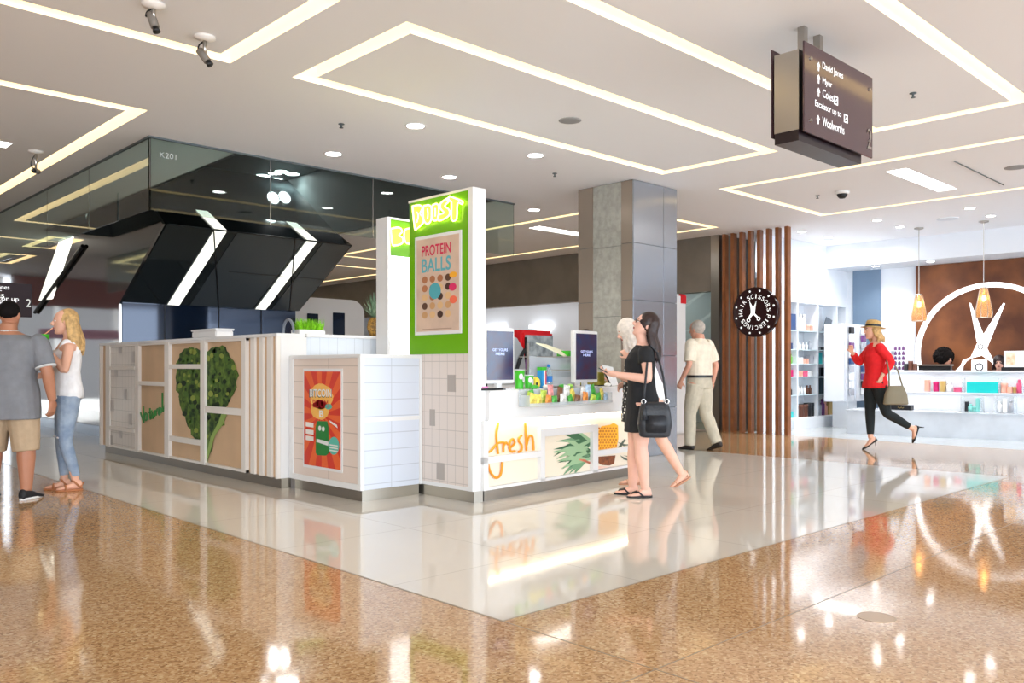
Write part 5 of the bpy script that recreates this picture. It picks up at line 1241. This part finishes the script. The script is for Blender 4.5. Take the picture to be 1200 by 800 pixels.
for sg, ank in ((1,(.02,.15,.085)),(-1,(-.03,-.16,.085))):
    f = MB(); foot(f, ank, sg*.25, 0, 1.12); remesh(f, 'shoe', mat('shoe_black', (28,28,32), .6), t, .006, 2)
    f = MB(); f.x = Matrix.Translation((ank[0],ank[1],0)) @ Matrix.Rotation(sg*.25,4,'Z'); f.rings([[(.06+.135*math.cos(2*PI*j/20),.045*math.sin(2*PI*j/20),z) for j in range(20)] for z in (0,.02)]); child(f, 'sole', M['white'], t)

# ---- blonde woman in white tank top and jeans drinking
t = figure(80, 574, 1.70, math.radians(166), 'blonde woman in a white tank top and ripped jeans sipping a drink')
sk = skin((226,172,146),'fair')
b = MB(); loft(b, FEM); JT = HT(0.005,0,1.445,.0,-.05); head(b, JT, .97)
for sg, ank, kn in ((1,(-.06,.07,.085),(.03,.085,.48)),(-1,(.03,-.07,.085),(.05,-.085,.49))):
    limb(b, leg_pts((0,sg*.085,.88), kn, ank), [.092,.076,.050,.044,.032]); foot(b, ank, sg*.12, 0, .92)
EL, WR = (.04,.24,1.12), (.19,.09,1.32)
arm(b, (0,.165,1.345), EL, WR, .92); fingers(b, WR, (.35,-.35,.75), (.3,-.9,-.2), 1, .85, .95)
EL2, WR2 = (.10,-.22,1.10), (.27,-.06,1.06)
arm(b, (0,-.165,1.345), EL2, WR2, .92); fingers(b, WR2, (.6,.8,.0), (-.6,.2,-.4), 1, .4, .95)
remesh(b, 'body', sk, t, .007, 2); face_parts(JT, t, .97)
hair(JT, t, mat('hair_blonde', (196,158,104), .6, var=.25, vscale=30), .97, long=.26, strands=46, seed=4, cap=(.098,.089,.108), off=(-.026,0,.026), back=.78)
c = MB(); loft(c, [(.86,0,.128,.182),(.92,-.005,.13,.182),(1.02,0,.112,.148),(1.10,.005,.108,.138),(1.20,.015,.128,.152),(1.27,.015,.130,.156),(1.315,.01,.108,.14)])
for sg in (-1,1): limb(c, [(.07,sg*.085,1.29),(.03,sg*.10,1.385),(-.03,sg*.10,1.37),(-.08,sg*.085,1.28)], [.03,.024,.024,.03], 10)
remesh(c, 'tank_top', cloth((238,236,238),'white'), t, .009, 3, disp=.004, dscale=.06)
c = MB(); loft(c, [(.82,0,.10,.15),(.90,-.005,.125,.178),(.97,0,.115,.16)])
for sg, ank, kn in ((1,(-.06,.07,.085),(.03,.085,.48)),(-1,(.03,-.07,.085),(.05,-.085,.49))):
    limb(c, [(0,sg*.087,.88),V((0,sg*.087,.88)).lerp(V(kn),.5),kn,V(kn).lerp(V(ank),.3),V(ank)+V((0,0,.05))], [.106,.090,.061,.058,.040])
remesh(c, 'jeans', mat('denim', (158,172,190), .8, c2=(126,144,168), vscale=9, bump=.2, bscale=90), t, .008, 3, disp=.002, dscale=.03)
for sg, kn in ((1,(.03,.085,.50)),(-1,(.05,-.085,.50))):
    c = MB(); c.ell((kn[0]+.058,kn[1]+.01,kn[2]),(.014,.035,.010)); child(c, 'knee_rip', mat('denim_rip', (216,214,216), .8), t)
for sg, ank in ((1,(-.06,.07,.085)),(-1,(.03,-.07,.085))):
    X = Matrix.Translation((ank[0],ank[1],0)) @ Matrix.Rotation(sg*.12,4,'Z')
    sd = MB(); sd.x = X; sd.rings([[(.055+.118*math.cos(2*PI*j/20),.047*math.sin(2*PI*j/20),z) for j in range(20)] for z in (0,.016)]); so_ = child(sd, 'sandal', mat('tan_leather', (176,112,72), .5), t)
    st = MB(); st.x = X; st.tube([(.09,.046,.012),(.09,.036,.045),(.09,0,.058),(.09,-.036,.045),(.09,-.046,.012)], .010, 6); st.tube([(-.03,.04,.03),(-.064,0,.07),(-.03,-.04,.03),(.02,-.03,.09),(.035,0,.098),(.02,.03,.09),(-.03,.04,.03)], .009, 6); q = child(st, 'strap', mat('tan_leather'), so_)
c = MB(); c.tube([V(EL).lerp(V(WR),.86), V(EL).lerp(V(WR),.9)], [.032,.031], 16); child(c, 'bracelet', M['white'], t)
YB = math.radians(166); Rz = Matrix.Rotation(YB,4,'Z'); base = V(t.location)
cp = base+(Rz @ V((.20,.03,1.395))); ct_ = thing('drink_cup', 'green and white drink cup with straw held by the blonde woman', 'cup', cp)
MB().lathe([(.001,-.07),(.03,-.07),(.042,.045),(.001,.045)], tuple(cp), 20).build('cup_wall', M['white'], ct_, True)
MB().lathe([(.0405,.0),(.0435,.045),(.045,.047),(.045,.056),(.001,.06)], tuple(cp), 20).build('green_band', mat('cup_green'), ct_, True)
mouth = base+(Rz @ (JT @ V((.104,0,-.058)))); MB().tube([cp+V((0,0,.05)), mouth], .005, 8).build('straw', mat('straw_peach', (236,160,120), .4), ct_)

# ---- woman in black dress looking up at the sign
t = figure(752, 581, 1.62, YL, 'woman in a short black dress and glasses looking up, dark long hair, flip-flops')
s_ = .955; sk = skin((228,178,158),'rosy')
def sc(p): return (p[0]*s_,p[1]*s_,p[2]*s_)
b = MB(); F3 = [(z*s_,cx*s_,hx*s_*1.08,hy*s_*1.05) for z,cx,hx,hy in FEM]; loft(b, F3)
JT = HT(-.01,0,1.395,.38,0); head(b, JT, .96); limb(b, [(-.005,0,1.34),(.0,0,1.40),(.02,0,1.46)], [.048,.046,.046])
LG = ((1,(-.02,.075,.075),(.02,.08,.45)),(-1,(.07,-.085,.075),(.05,-.085,.455)))
for sg, ank, kn in LG:
    limb(b, leg_pts((0,sg*.085,.84), kn, ank), [.105,.092,.06,.062,.036]); foot(b, ank, sg*.15, 0, .9)
EL, WR = (-.02,.215,1.045), (.235,.13,1.085)
arm(b, (-.01,.16,1.285), EL, WR, .98); fingers(b, WR, (1,-.35,.12), (.1,-.6,.7), 1, .45, .9)
EL2, WR2 = (.05,-.20,1.03), (.26,-.02,1.10)
arm(b, (-.01,-.16,1.285), EL2, WR2, .95); fingers(b, WR2, (1,.1,.15), (0,.3,.8), -1, .5, .9)
remesh(b, 'body', sk, t, .0065, 2); face_parts(JT, t, .96)
hair(JT, t, mat('hair_darkbrown', (46,30,28), .45, var=.2, vscale=30), .96, long=.24, strands=46, seed=8, cap=(.105,.091,.110), off=(-.013,0,.031), back=.62)
dr = MB(); loft(dr, [(.575,.0,.155,.20),(.66,0,.152,.195),(.78,-.005,.145,.185),(.87,-.005,.142,.178),(.97,0,.125,.15),(1.05,.005,.12,.142),(1.14,.015,.132,.15),(1.21,.015,.134,.155),(1.28,0,.108,.155),(1.32,-.005,.08,.115),(1.345,-.006,.062,.075)])
for sg, el in ((1,EL),(-1,EL2)): limb(dr, [(-.01,sg*.12,1.295),(-.01,sg*.165,1.27),V((-.01,sg*.16,1.285)).lerp(V(el),.42)], [.055,.066,.068])
remesh(dr, 'dress', cloth((26,27,30),'black'), t, .009, 3, disp=.006, dscale=.07)
gl = MB(); gl.x = JT @ Matrix.Scale(.96,4)
for sg in (-1,1):
    gl.tube([(.104,sg*.033+.022*math.cos(2*PI*j/16),.008+.016*math.sin(2*PI*j/16)) for j in range(17)], .0022, 6); gl.tube([(.103,sg*.055,.012),(.05,sg*.078,.012),(-.01,sg*.083,.006)], .0022, 6)
gl.tube([(.104,-.011,.012),(.104,.011,.012)], .0022, 6); child(gl, 'glasses', M['black'], t)
for sg, ank, kn in LG:
    X = Matrix.Translation((ank[0],ank[1],0)) @ Matrix.Rotation(sg*.15,4,'Z')
    sd = MB(); sd.x = X; sd.rings([[(.052+.118*math.cos(2*PI*j/20),.047*math.sin(2*PI*j/20),z) for j in range(20)] for z in (0,.016)]); so_ = child(sd, 'flip_flop', M['black'], t)
    st = MB(); st.x = X; st.tube([(.03,.044,.014),(.07,.032,.052),(.115,.004,.045),(.128,.002,.02)], .008, 6); st.tube([(.03,-.044,.014),(.07,-.032,.052),(.115,.004,.045)], .008, 6); child(st, 'strap', M['black'], so_)
base = V(t.location); Rz = Matrix.Rotation(YL,4,'Z')
ph = base+(Rz @ V((.345,.085,1.115))); o = MB(); o.x = Matrix.Translation(ph) @ Rz @ Matrix.Rotation(-.5,4,'Y'); o.bbox(-.06,.06,-.034,.034,-.004,.004,.003)
o = o.build('phone', M['black'], None, loc=ph); tag(o, 'black phone in the hand of the woman in the black dress', 'phone')
# handbag
hb = base+(Rz @ V((-.07,.27,.72))); bg = thing('handbag', 'black leather bucket handbag hanging from the shoulder of the woman in black', 'handbag', hb)
m = MB(); m.x = Matrix.Translation(hb) @ Rz
m.rings([ering((0,0,z),hx,hy,20,3) for z, hx, hy in ((-.175,.10,.045),(-.165,.13,.06),(-.06,.15,.07),(.06,.135,.062),(.11,.12,.05),(.13,.115,.03))]); m.v = m.v
tmp = MB(); tmp.v = [v-hb for v in m.v]; tmp.f = m.f; remesh(tmp, 'bag_body', mat('black_leather', (34,36,42), .45, bump=.3, bscale=50), bg, .008, 3)
def bl(name, mb_, mm, sm=True):
    mb2 = MB(); mb2.v = [(Rz @ V(v)) for v in mb_.v]; mb2.f = mb_.f; mb2.mi = mb_.mi; o = mb2.build(name, mm, None, sm); o.parent = bg; return o
q = MB(); q.bbox(-.09,.09,.055,.082,-.13,.02,.012); bl('front_pocket', q, mat('black_leather'))
q = MB(); q.tube([(.10,.02,.12),(.085,.0,.25),(.06,-.035,.45),(.045,-.085,.60),(.02,-.115,.615),(-.04,-.10,.56),(-.08,-.04,.35),(-.10,.02,.12)], .010, 8); bl('shoulder_strap', q, mat('black_leather'))
for x in (.10,-.10):
    q = MB(); q.tube([(x+.018*math.cos(2*PI*j/12),.03,.135+.02*math.sin(2*PI*j/12)) for j in range(13)], .004, 6); bl('ring', q, M['chrome'])
q = MB(); q.tube([(.10,.06,.12),(.105,.075,.06),(.10,.08,-.02)], [.008,.02,.03], 10); bl('tassel', q, mat('black_leather'))

# ---- fair haired woman behind her
t = figure(765, 569, 1.66, YL, 'stooping white blonde woman in a white top behind the woman in black')
sk = skin((232,180,156),'pale')
ln = lambda z: (max(0,(z-.9))*.36, 0)
b = MB(); loft(b, [(z*.97,cx,hx,hy) for z,cx,hx,hy in FEM], 0, ln); JT = HT(.17,0,1.40,-.45,.1); head(b, JT, .96)
LG = ((1,(-.26,.07,.13),(-.07,.08,.46)),(-1,(.15,-.08,.08),(.10,-.085,.48)))
for k, (sg, ank, kn) in enumerate(LG): limb(b, leg_pts((0,sg*.085,.86), kn, ank), [.10,.09,.058,.058,.036]); foot(b, ank, 0, .55 if k == 0 else 0, .92)
EL, WR = (.14,.19,1.12), (.24,.08,1.24); arm(b, (.12,.15,1.31), EL, WR, .9); fingers(b, WR, (.5,-.2,.7), (.2,-.8,0), 1, .8, .9)
EL2, WR2 = (.14,-.20,1.08), (.24,-.14,1.0); arm(b, (.12,-.16,1.31), EL2, WR2, .9); fingers(b, WR2, (.7,.1,-.4), (0,.6,-.5), -1, .5, .9)
remesh(b, 'body', sk, t, .007, 2); face_parts(JT, t, .96)
hair(JT, t, mat('hair_platinum', (226,216,206), .6, var=.1, vscale=30), .96, long=.2, strands=70, seed=3, back=1.3, cap=(.108,.094,.112), off=(-.004,0,.02))
c = MB(); loft(c, [(.84,0,.135,.185),(.92,0,.13,.178),(1.05,.0,.12,.15),(1.17,.015,.128,.152),(1.25,.012,.125,.158),(1.31,0,.10,.15),(1.345,0,.07,.09)], 0, ln)
for sg, el in ((1,EL),(-1,EL2)): limb(c, [(.11,sg*.12,1.31),(.12,sg*.16,1.29),V((.12,sg*.155,1.31)).lerp(V(el),.6)], [.055,.062,.06])
remesh(c, 'white_top', cloth((240,240,242),'white'), t, .009, 3, disp=.004, dscale=.07)
pat = bpy.data.materials.new('spotted_cloth'); pat.use_nodes = True; nt = pat.node_tree; vv = nt.nodes.new('ShaderNodeTexVoronoi'); vv.inputs['Scale'].default_value = 26; rr_ = nt.nodes.new('ShaderNodeValToRGB'); rr_.color_ramp.interpolation = 'CONSTANT'
rr_.color_ramp.elements[0].color = (.85,.83,.8,1); rr_.color_ramp.elements[1].position = .34; rr_.color_ramp.elements[1].color = (.012,.012,.014,1); tcn = nt.nodes.new('ShaderNodeTexCoord'); nt.links.new(tcn.outputs['Object'], vv.inputs['Vector']); nt.links.new(vv.outputs['Distance'], rr_.inputs['Fac']); nt.links.new(rr_.outputs['Color'], nt.nodes['Principled BSDF'].inputs['Base Color']); nt.nodes['Principled BSDF'].inputs['Roughness'].default_value = .9
c = MB(); loft(c, [(.62,.22,.085,.14),(.75,.22,.08,.14),(.90,.21,.075,.14),(1.05,.21,.07,.135),(1.18,.21,.06,.12),(1.28,.21,.045,.10)]); remesh(c, 'patterned_scarf', pat, t, .009, 3, disp=.008, dscale=.06)
c = MB(); loft(c, [(.50,.05,.15,.17),(.56,.05,.15,.17),(.70,.02,.135,.175),(.86,0,.128,.178)]); remesh(c, 'pale_skirt', mat('lace_skirt', (214,206,200), .9, c2=(150,146,146), vscale=40), t, .009, 3, disp=.005, dscale=.05)
for k, (sg, ank, kn) in enumerate(LG):
    X = Matrix.Translation(V(ank)) @ Matrix.Rotation(.55 if k == 0 else 0,4,'Y') @ Matrix.Translation((0,0,-.084))
    sd = MB(); sd.x = X; sd.rings([[(.055+.118*math.cos(2*PI*j/20),.040*math.sin(2*PI*j/20),z) for j in range(20)] for z in (0,.014)]); so_ = child(sd, 'sandal', mat('nude_leather', (190,140,112), .5), t)
    st = MB(); st.x = X; st.tube([(.09,.042,.014),(.09,.03,.04),(.095,0,.05),(.09,-.03,.04),(.09,-.042,.014)], .007, 6); st.tube([(-.03,.034,.03),(-.06,0,.07),(-.03,-.034,.03)], .007, 6); child(st, 'strap', mat('nude_leather'), so_)

# ---- elderly man walking away
t = figure(820, 527, 1.82, math.radians(88), 'grey haired man in a cream shirt and beige trousers walking beside the column')
s_ = 1.06; sk = skin((214,156,132),'ruddy')
S = [(z*s_,cx,hx*1.15,hy*1.1) for z,cx,hx,hy in MALE]; b = MB(); loft(b, S); JT = HT(.01,0,1.55,-.12,0); head(b, JT, 1.03)
LG = ((1,(.10,.09,.085),(.09,.10,.51)),(-1,(-.22,-.09,.12),(-.03,-.10,.51)))
for k, (sg, ank, kn) in enumerate(LG): limb(b, leg_pts((0,sg*.09,.94), kn, ank), [.11,.10,.065,.065,.042]); foot(b, ank, 0, .3 if k else 0)
EL, WR = (-.02,.27,1.18), (.14,.24,.96); arm(b, (0,.20,1.47), EL, WR); fingers(b, WR, (.4,-.1,-.9), (.4,-.8,0), 1, .5)
EL2, WR2 = (-.08,-.27,1.18), (-.02,-.28,.93); arm(b, (0,-.20,1.47), EL2, WR2); fingers(b, WR2, (.2,0,-1), (.4,.8,0), -1, .5)
remesh(b, 'body', sk, t, .008, 2); face_parts(JT, t, 1.03)
hair(JT, t, mat('hair_grey', (176,166,156), .8, var=.15, vscale=30), 1.03, cap=(.098,.088,.100), off=(-.020,0,.030))
c = MB(); loft(c, [(1.02,0,.15,.195),(1.08,0,.15,.19),(1.25,0,.15,.19),(1.38,.005,.15,.2),(1.46,0,.125,.195),(1.51,0,.09,.13),(1.55,0,.066,.075)])
for sg, el in ((1,EL),(-1,EL2)): limb(c, [(0,sg*.15,1.48),(0,sg*.205,1.46),V((0,sg*.2,1.47)).lerp(V(el),.85)], [.065,.08,.075])
remesh(c, 'shirt', cloth((230,218,198),'cream'), t, .009, 3, disp=.004, dscale=.08)
c = MB(); loft(c, [(.86,0,.135,.18),(.94,0,.145,.19),(1.04,0,.14,.185)])
for k, (sg, ank, kn) in enumerate(LG): limb(c, [(0,sg*.095,.92),V((0,sg*.095,.92)).lerp(V(kn),.5),kn,V(kn).lerp(V(ank),.4),V(ank)+V((0,0,-.02))], [.12,.112,.09,.085,.078])
remesh(c, 'trousers', cloth((196,186,166),'beige'), t, .009, 3, disp=.004, dscale=.08)
c = MB(); c.rings([ering((0,0,1.005),.153,.198),ering((0,0,1.04),.153,.198)]); child(c, 'belt', M['black'], t, False)
for k, (sg, ank, kn) in enumerate(LG): f = MB(); foot(f, ank, 0, .3 if k else 0, 1.1); remesh(f, 'shoe', mat('shoe_brown', (44,36,32), .5), t, .007, 2)

# ---- woman in red jacket
t = figure(1024, 527, 1.70, YL, 'woman in a red jacket, straw hat, black trousers and high heels striding left')
s_ = 1.02; sk = skin((226,172,146),'fair'); up_ = .06
b = MB(); loft(b, [(z*s_+up_,cx-.02,hx,hy) for z,cx,hx,hy in FEM]); JT = HT(0,0,1.535,-.03,0); head(b, JT, .97)
LG = ((-1,(.02,-.06,.16),(.02,-.08,.55)),(1,(-.50,.08,.30),(-.14,.09,.52)))
for k, (sg, ank, kn) in enumerate(LG): limb(b, leg_pts((-.02,sg*.085,.96), kn, ank), [.10,.09,.058,.056,.034]); foot(b, ank, 0, .62 if k == 0 else 1.25, .88)
EL, WR = (-.14,.22,1.22), (-.02,.20,1.02); arm(b, (-.02,.17,1.42), EL, WR, .92); fingers(b, WR, (.3,-.05,-.9), (.4,-.8,0), 1, .8, .9)
EL2, WR2 = (.12,-.2,1.22), (.26,-.12,1.36); arm(b, (-.02,-.17,1.42), EL2, WR2, .92); fingers(b, WR2, (.2,.2,.8), (.2,.8,0), -1, .6, .9)
remesh(b, 'body', sk, t, .008, 2); face_parts(JT, t, .97)
hair(JT, t, mat('hair_blonde'), .97, long=.12, strands=26, seed=9, back=.8)
hm = mat('straw', (196,158,98), .8, var=.15, vscale=60)
h_ = MB(); h_.x = JT @ Matrix.Rotation(-.12,4,'Y'); h_.lathe([(.165,.035),(.168,.04),(.105,.055),(.102,.10),(.088,.135),(.05,.148),(.001,.15),(.001,.14),(.08,.12),(.095,.06),(.12,.045),(.165,.035)], (-.01,0,0), 28, False); hh_ = child(h_, 'straw_hat', hm, t)
h_ = MB(); h_.x = JT @ Matrix.Rotation(-.12,4,'Y'); h_.lathe([(.106,.056),(.105,.085)], (-.01,0,0), 28, False); child(h_, 'hat_band', M['black'], hh_)
c = MB(); loft(c, [(.86,-.01,.155,.20),(.95,-.02,.15,.19),(1.08,-.02,.125,.155),(1.18,-.015,.125,.15),(1.30,-.005,.14,.165),(1.40,-.015,.12,.165),(1.45,-.02,.09,.12),(1.49,-.02,.065,.07)])
for sg, el, wr in ((1,EL,WR),(-1,EL2,WR2)): limb(c, [(-.02,sg*.13,1.43),(-.02,sg*.175,1.40),el,V(el).lerp(V(wr),.8)], [.06,.068,.056,.045])
remesh(c, 'red_jacket', cloth((222,30,36),'red'), t, .009, 3, disp=.005, dscale=.07)
c = MB(); loft(c, [(.88,-.02,.11,.155),(.97,-.02,.125,.17),(1.03,-.02,.115,.16)])
for k, (sg, ank, kn) in enumerate(LG): limb(c, [(-.02,sg*.087,.95),V((-.02,sg*.087,.95)).lerp(V(kn),.5),kn,V(kn).lerp(V(ank),.3),V(kn).lerp(V(ank),.86)], [.107,.096,.067,.064,.046])
remesh(c, 'trousers', cloth((28,34,36),'darktrouser'), t, .008, 3)
for k, (sg, ank, kn) in enumerate(LG):
    X = Matrix.Translation(V(ank)) @ Matrix.Rotation(.62 if k == 0 else 1.25,4,'Y'); so_ = MB(); so_.x = X
    so_.rings([[(x,w_*math.cos(2*PI*j/14),z+h*math.sin(2*PI*j/14)) for j in range(14)] for x, w_, z, h in ((-.06,.018,-.05,.03),(-.045,.033,-.055,.03),(0,.034,-.066,.014),(.06,.037,-.066,.012),(.10,.042,-.062,.02),(.14,.04,-.062,.018),(.175,.02,-.062,.012),(.19,.006,-.064,.006))])
    sh_ = child(so_, 'high_heel', M['black'], t); hl = MB(); dz = (Matrix.Rotation(-(.62 if k == 0 else 1.25),4,'Y') @ V((0,0,-1))) if k == 0 else V((-.25,0,-1)).normalized()
    hl.x = X; L_ = .088; hl.tube([V((-.045,0,-.06)), V((-.045,0,-.06))+dz*L_], [.011,.005], 8); child(hl, 'stiletto', M['black'], sh_)
base = V(t.location); Rz = Matrix.Rotation(YL,4,'Z')
hb = base+(Rz @ V((-.17,.30,.80))); bg = thing('handbag', 'olive grey shoulder bag swinging behind the woman in red', 'handbag', hb, YL)
tmp = MB(); tmp.rings([ering((0,0,z),hx,hy,20,3) for z, hx, hy in ((-.16,.15,.04),(-.15,.17,.055),(-.02,.15,.055),(.08,.11,.04),(.10,.10,.02))]); remesh(tmp, 'bag_body', mat('olive_leather', (126,116,94), .6), bg, .009, 3)
q = MB(); q.tube([(.09,0,.09),(.08,-.03,.3),(.10,-.10,.56),(.10,-.15,.60),(.05,-.14,.55),(-.05,-.05,.3),(-.09,0,.09)], .011, 8); o = q.build('strap', mat('olive_leather'), None, True); o.parent = bg

# ---- two salon workers behind the desk and a juice bar worker
def sitter(px, x, ztop, yaw, label, topm, hairf, sk, pitch=0, stool=True):
    p = onX(px, x); t = thing('person', label, 'person', (p.x,p.y,0), yaw); dz = ztop-1.70
    b = MB(); F_ = [(z+dz,cx,hx,hy) for z,cx,hx,hy in FEM]; loft(b, F_); JT = HT(.0,0,1.445+dz,pitch,0); head(b, JT, .97)
    hz = .90+dz
    for sg in (1,-1):
        kn = (.42,sg*.11,hz+.03); ank = (.36 if hz > .5 else .42,sg*.11,.085)
        limb(b, [(0,sg*.085,hz),(.2,sg*.1,hz+.02),kn,V(kn).lerp(V(ank),.3),ank], [.10,.088,.06,.058,.038]); foot(b, ank)
        el = (.08,sg*.21,1.14+dz); wr = (.28,sg*.12,1.12+dz); arm(b, (0,sg*.165,1.345+dz), el, wr, .92); fingers(b, wr, (1,-sg*.3,0), (0,0,-1), sg, .4, .92)
    remesh(b, 'body', sk, t, .009, 3); face_parts(JT, t, .97); hairf(JT, t)
    c = MB(); loft(c, [(z+dz,cx,hx+.014,hy+.014) for z,cx,hx,hy in FEM if .9 < z < 1.42])
    for sg in (1,-1):
        el = (.08,sg*.21,1.14+dz); limb(c, [(0,sg*.13,1.355+dz),(0,sg*.17,1.335+dz),V((0,sg*.165,1.345+dz)).lerp(V(el),.7)], [.056,.064,.055])
        kn = (.42,sg*.11,hz+.03); limb(c, [(0,sg*.085,hz),(.2,sg*.1,hz+.02),kn,(.40,sg*.11,.2)], [.108,.097,.07,.055])
    remesh(c, 'clothes', topm, t, .010, 3)
    st = thing('stool', label.split(' behind')[0].replace('person','stool under the person') if False else 'round black stool under the %s' % ('curly haired worker' if 'curly' in label else 'dark haired worker'), 'stool', (p.x,p.y,0))
    MB().lathe([(.001,hz-.18),(.17,hz-.18),(.18,hz-.15),(.17,hz-.112),(.001,hz-.11)], (p.x,p.y,0), 20).build('seat', M['black'], st, True); MB().lathe([(.2,0),(.2,.02),(.03,.05),(.025,hz-.18)], (p.x,p.y,0), 16).build('base', M['steel'], st)
    return t
def curly(JT, t):
    m = MB(); random.seed(2); m.x = JT
    m.ell((-.05,0,.045),(.15,.18,.15),20,12)
    for i in range(120):
        a, e_ = random.uniform(.75,2*PI-.75), random.uniform(-.7,1.5); r_ = .175
        m.ell((-.05+r_*.85*math.cos(a)*math.cos(e_), r_*1.05*math.sin(a)*math.cos(e_), .04+r_*.92*math.sin(e_)),(.026,.026,.026),8,6)
    remesh(m, 'curly_hair', mat('hair_black'), t, .008, 1, .4, .006, .012)
toC = math.atan2(-FW[1], -FW[0])
sitter(1106, 16.56, 1.43, toC+.5, 'person with big black curly hair behind the salon desk', cloth((40,56,86),'navy'), curly, skin((206,150,126),'olive'), -.15)
sitter(1171, 16.62, 1.36, toC-.6, 'person with straight dark hair behind the right end of the salon desk', cloth((60,60,66),'charcoal'), lambda JT, t: hair(JT, t, mat('hair_darkbrown'), .97, cap=(.110,.100,.112), off=(-.010,0,.034), long=.1, strands=24, back=.9), skin((228,178,158),'rosy'), -.1)
p = onP(680, 430, F0-fn*1.0, fn); t = thing('person', 'juice bar worker with black hair and grey top behind the right screen', 'person', (p.x,p.y,0), YL+PI*.9)
zt_ = EYE+(HYP-385)/FPX*(p.x*FW[0]+p.y*FW[1]); dz = zt_-1.70; s_ = zt_/1.70
b = MB(); loft(b, [(z*s_,cx,hx,hy) for z,cx,hx,hy in FEM]); JT = HT(.02,0,1.44*s_,-.3,0); head(b, JT, .94)
for sg in (1,-1):
    limb(b, leg_pts((0,sg*.085,.88*s_), (.0,sg*.09,.48*s_), (0,sg*.09,.085)), [.10,.09,.06,.058,.038]); foot(b, (0,sg*.09,.085))
    el = (.03,sg*.21,1.10*s_); wr = (.24,sg*.12,1.08*s_); arm(b, (0,sg*.165,1.345*s_), el, wr, .92); fingers(b, wr, (1,-sg*.3,0), (0,0,-1), sg, .5, .92)
remesh(b, 'body', skin((206,150,126),'olive'), t, .008, 3); face_parts(JT, t, .94); hair(JT, t, mat('hair_black'), .94, disp=.003)
c = MB(); loft(c, [(z*s_,cx,hx+.014,hy+.014) for z,cx,hx,hy in FEM if .86 < z < 1.40])
for sg in (1,-1): limb(c, [(0,sg*.13,1.355*s_),(0,sg*.17,1.335*s_),(.02,sg*.20,1.18*s_)], [.056,.064,.055])
remesh(c, 'top', cloth((206,208,212),'lightgrey'), t, .009, 3)
c = MB(); 
for sg in (1,-1): limb(c, [(0,sg*.087,.90*s_),(0,sg*.09,.48*s_),(0,sg*.09,.12)], [.112,.08,.055])
remesh(c, 'trousers', cloth((26,27,30),'black'), t, .009, 3)
c = MB(); c.tube([(-.11,.0,1.36*s_),(0,.10,1.40*s_),(.10,.06,1.28*s_),(.128,.0,1.2*s_),(.10,-.06,1.28*s_),(0,-.10,1.40*s_),(-.11,0,1.36*s_)], .012, 8); child(c, 'apron_strap', M['black'], t)
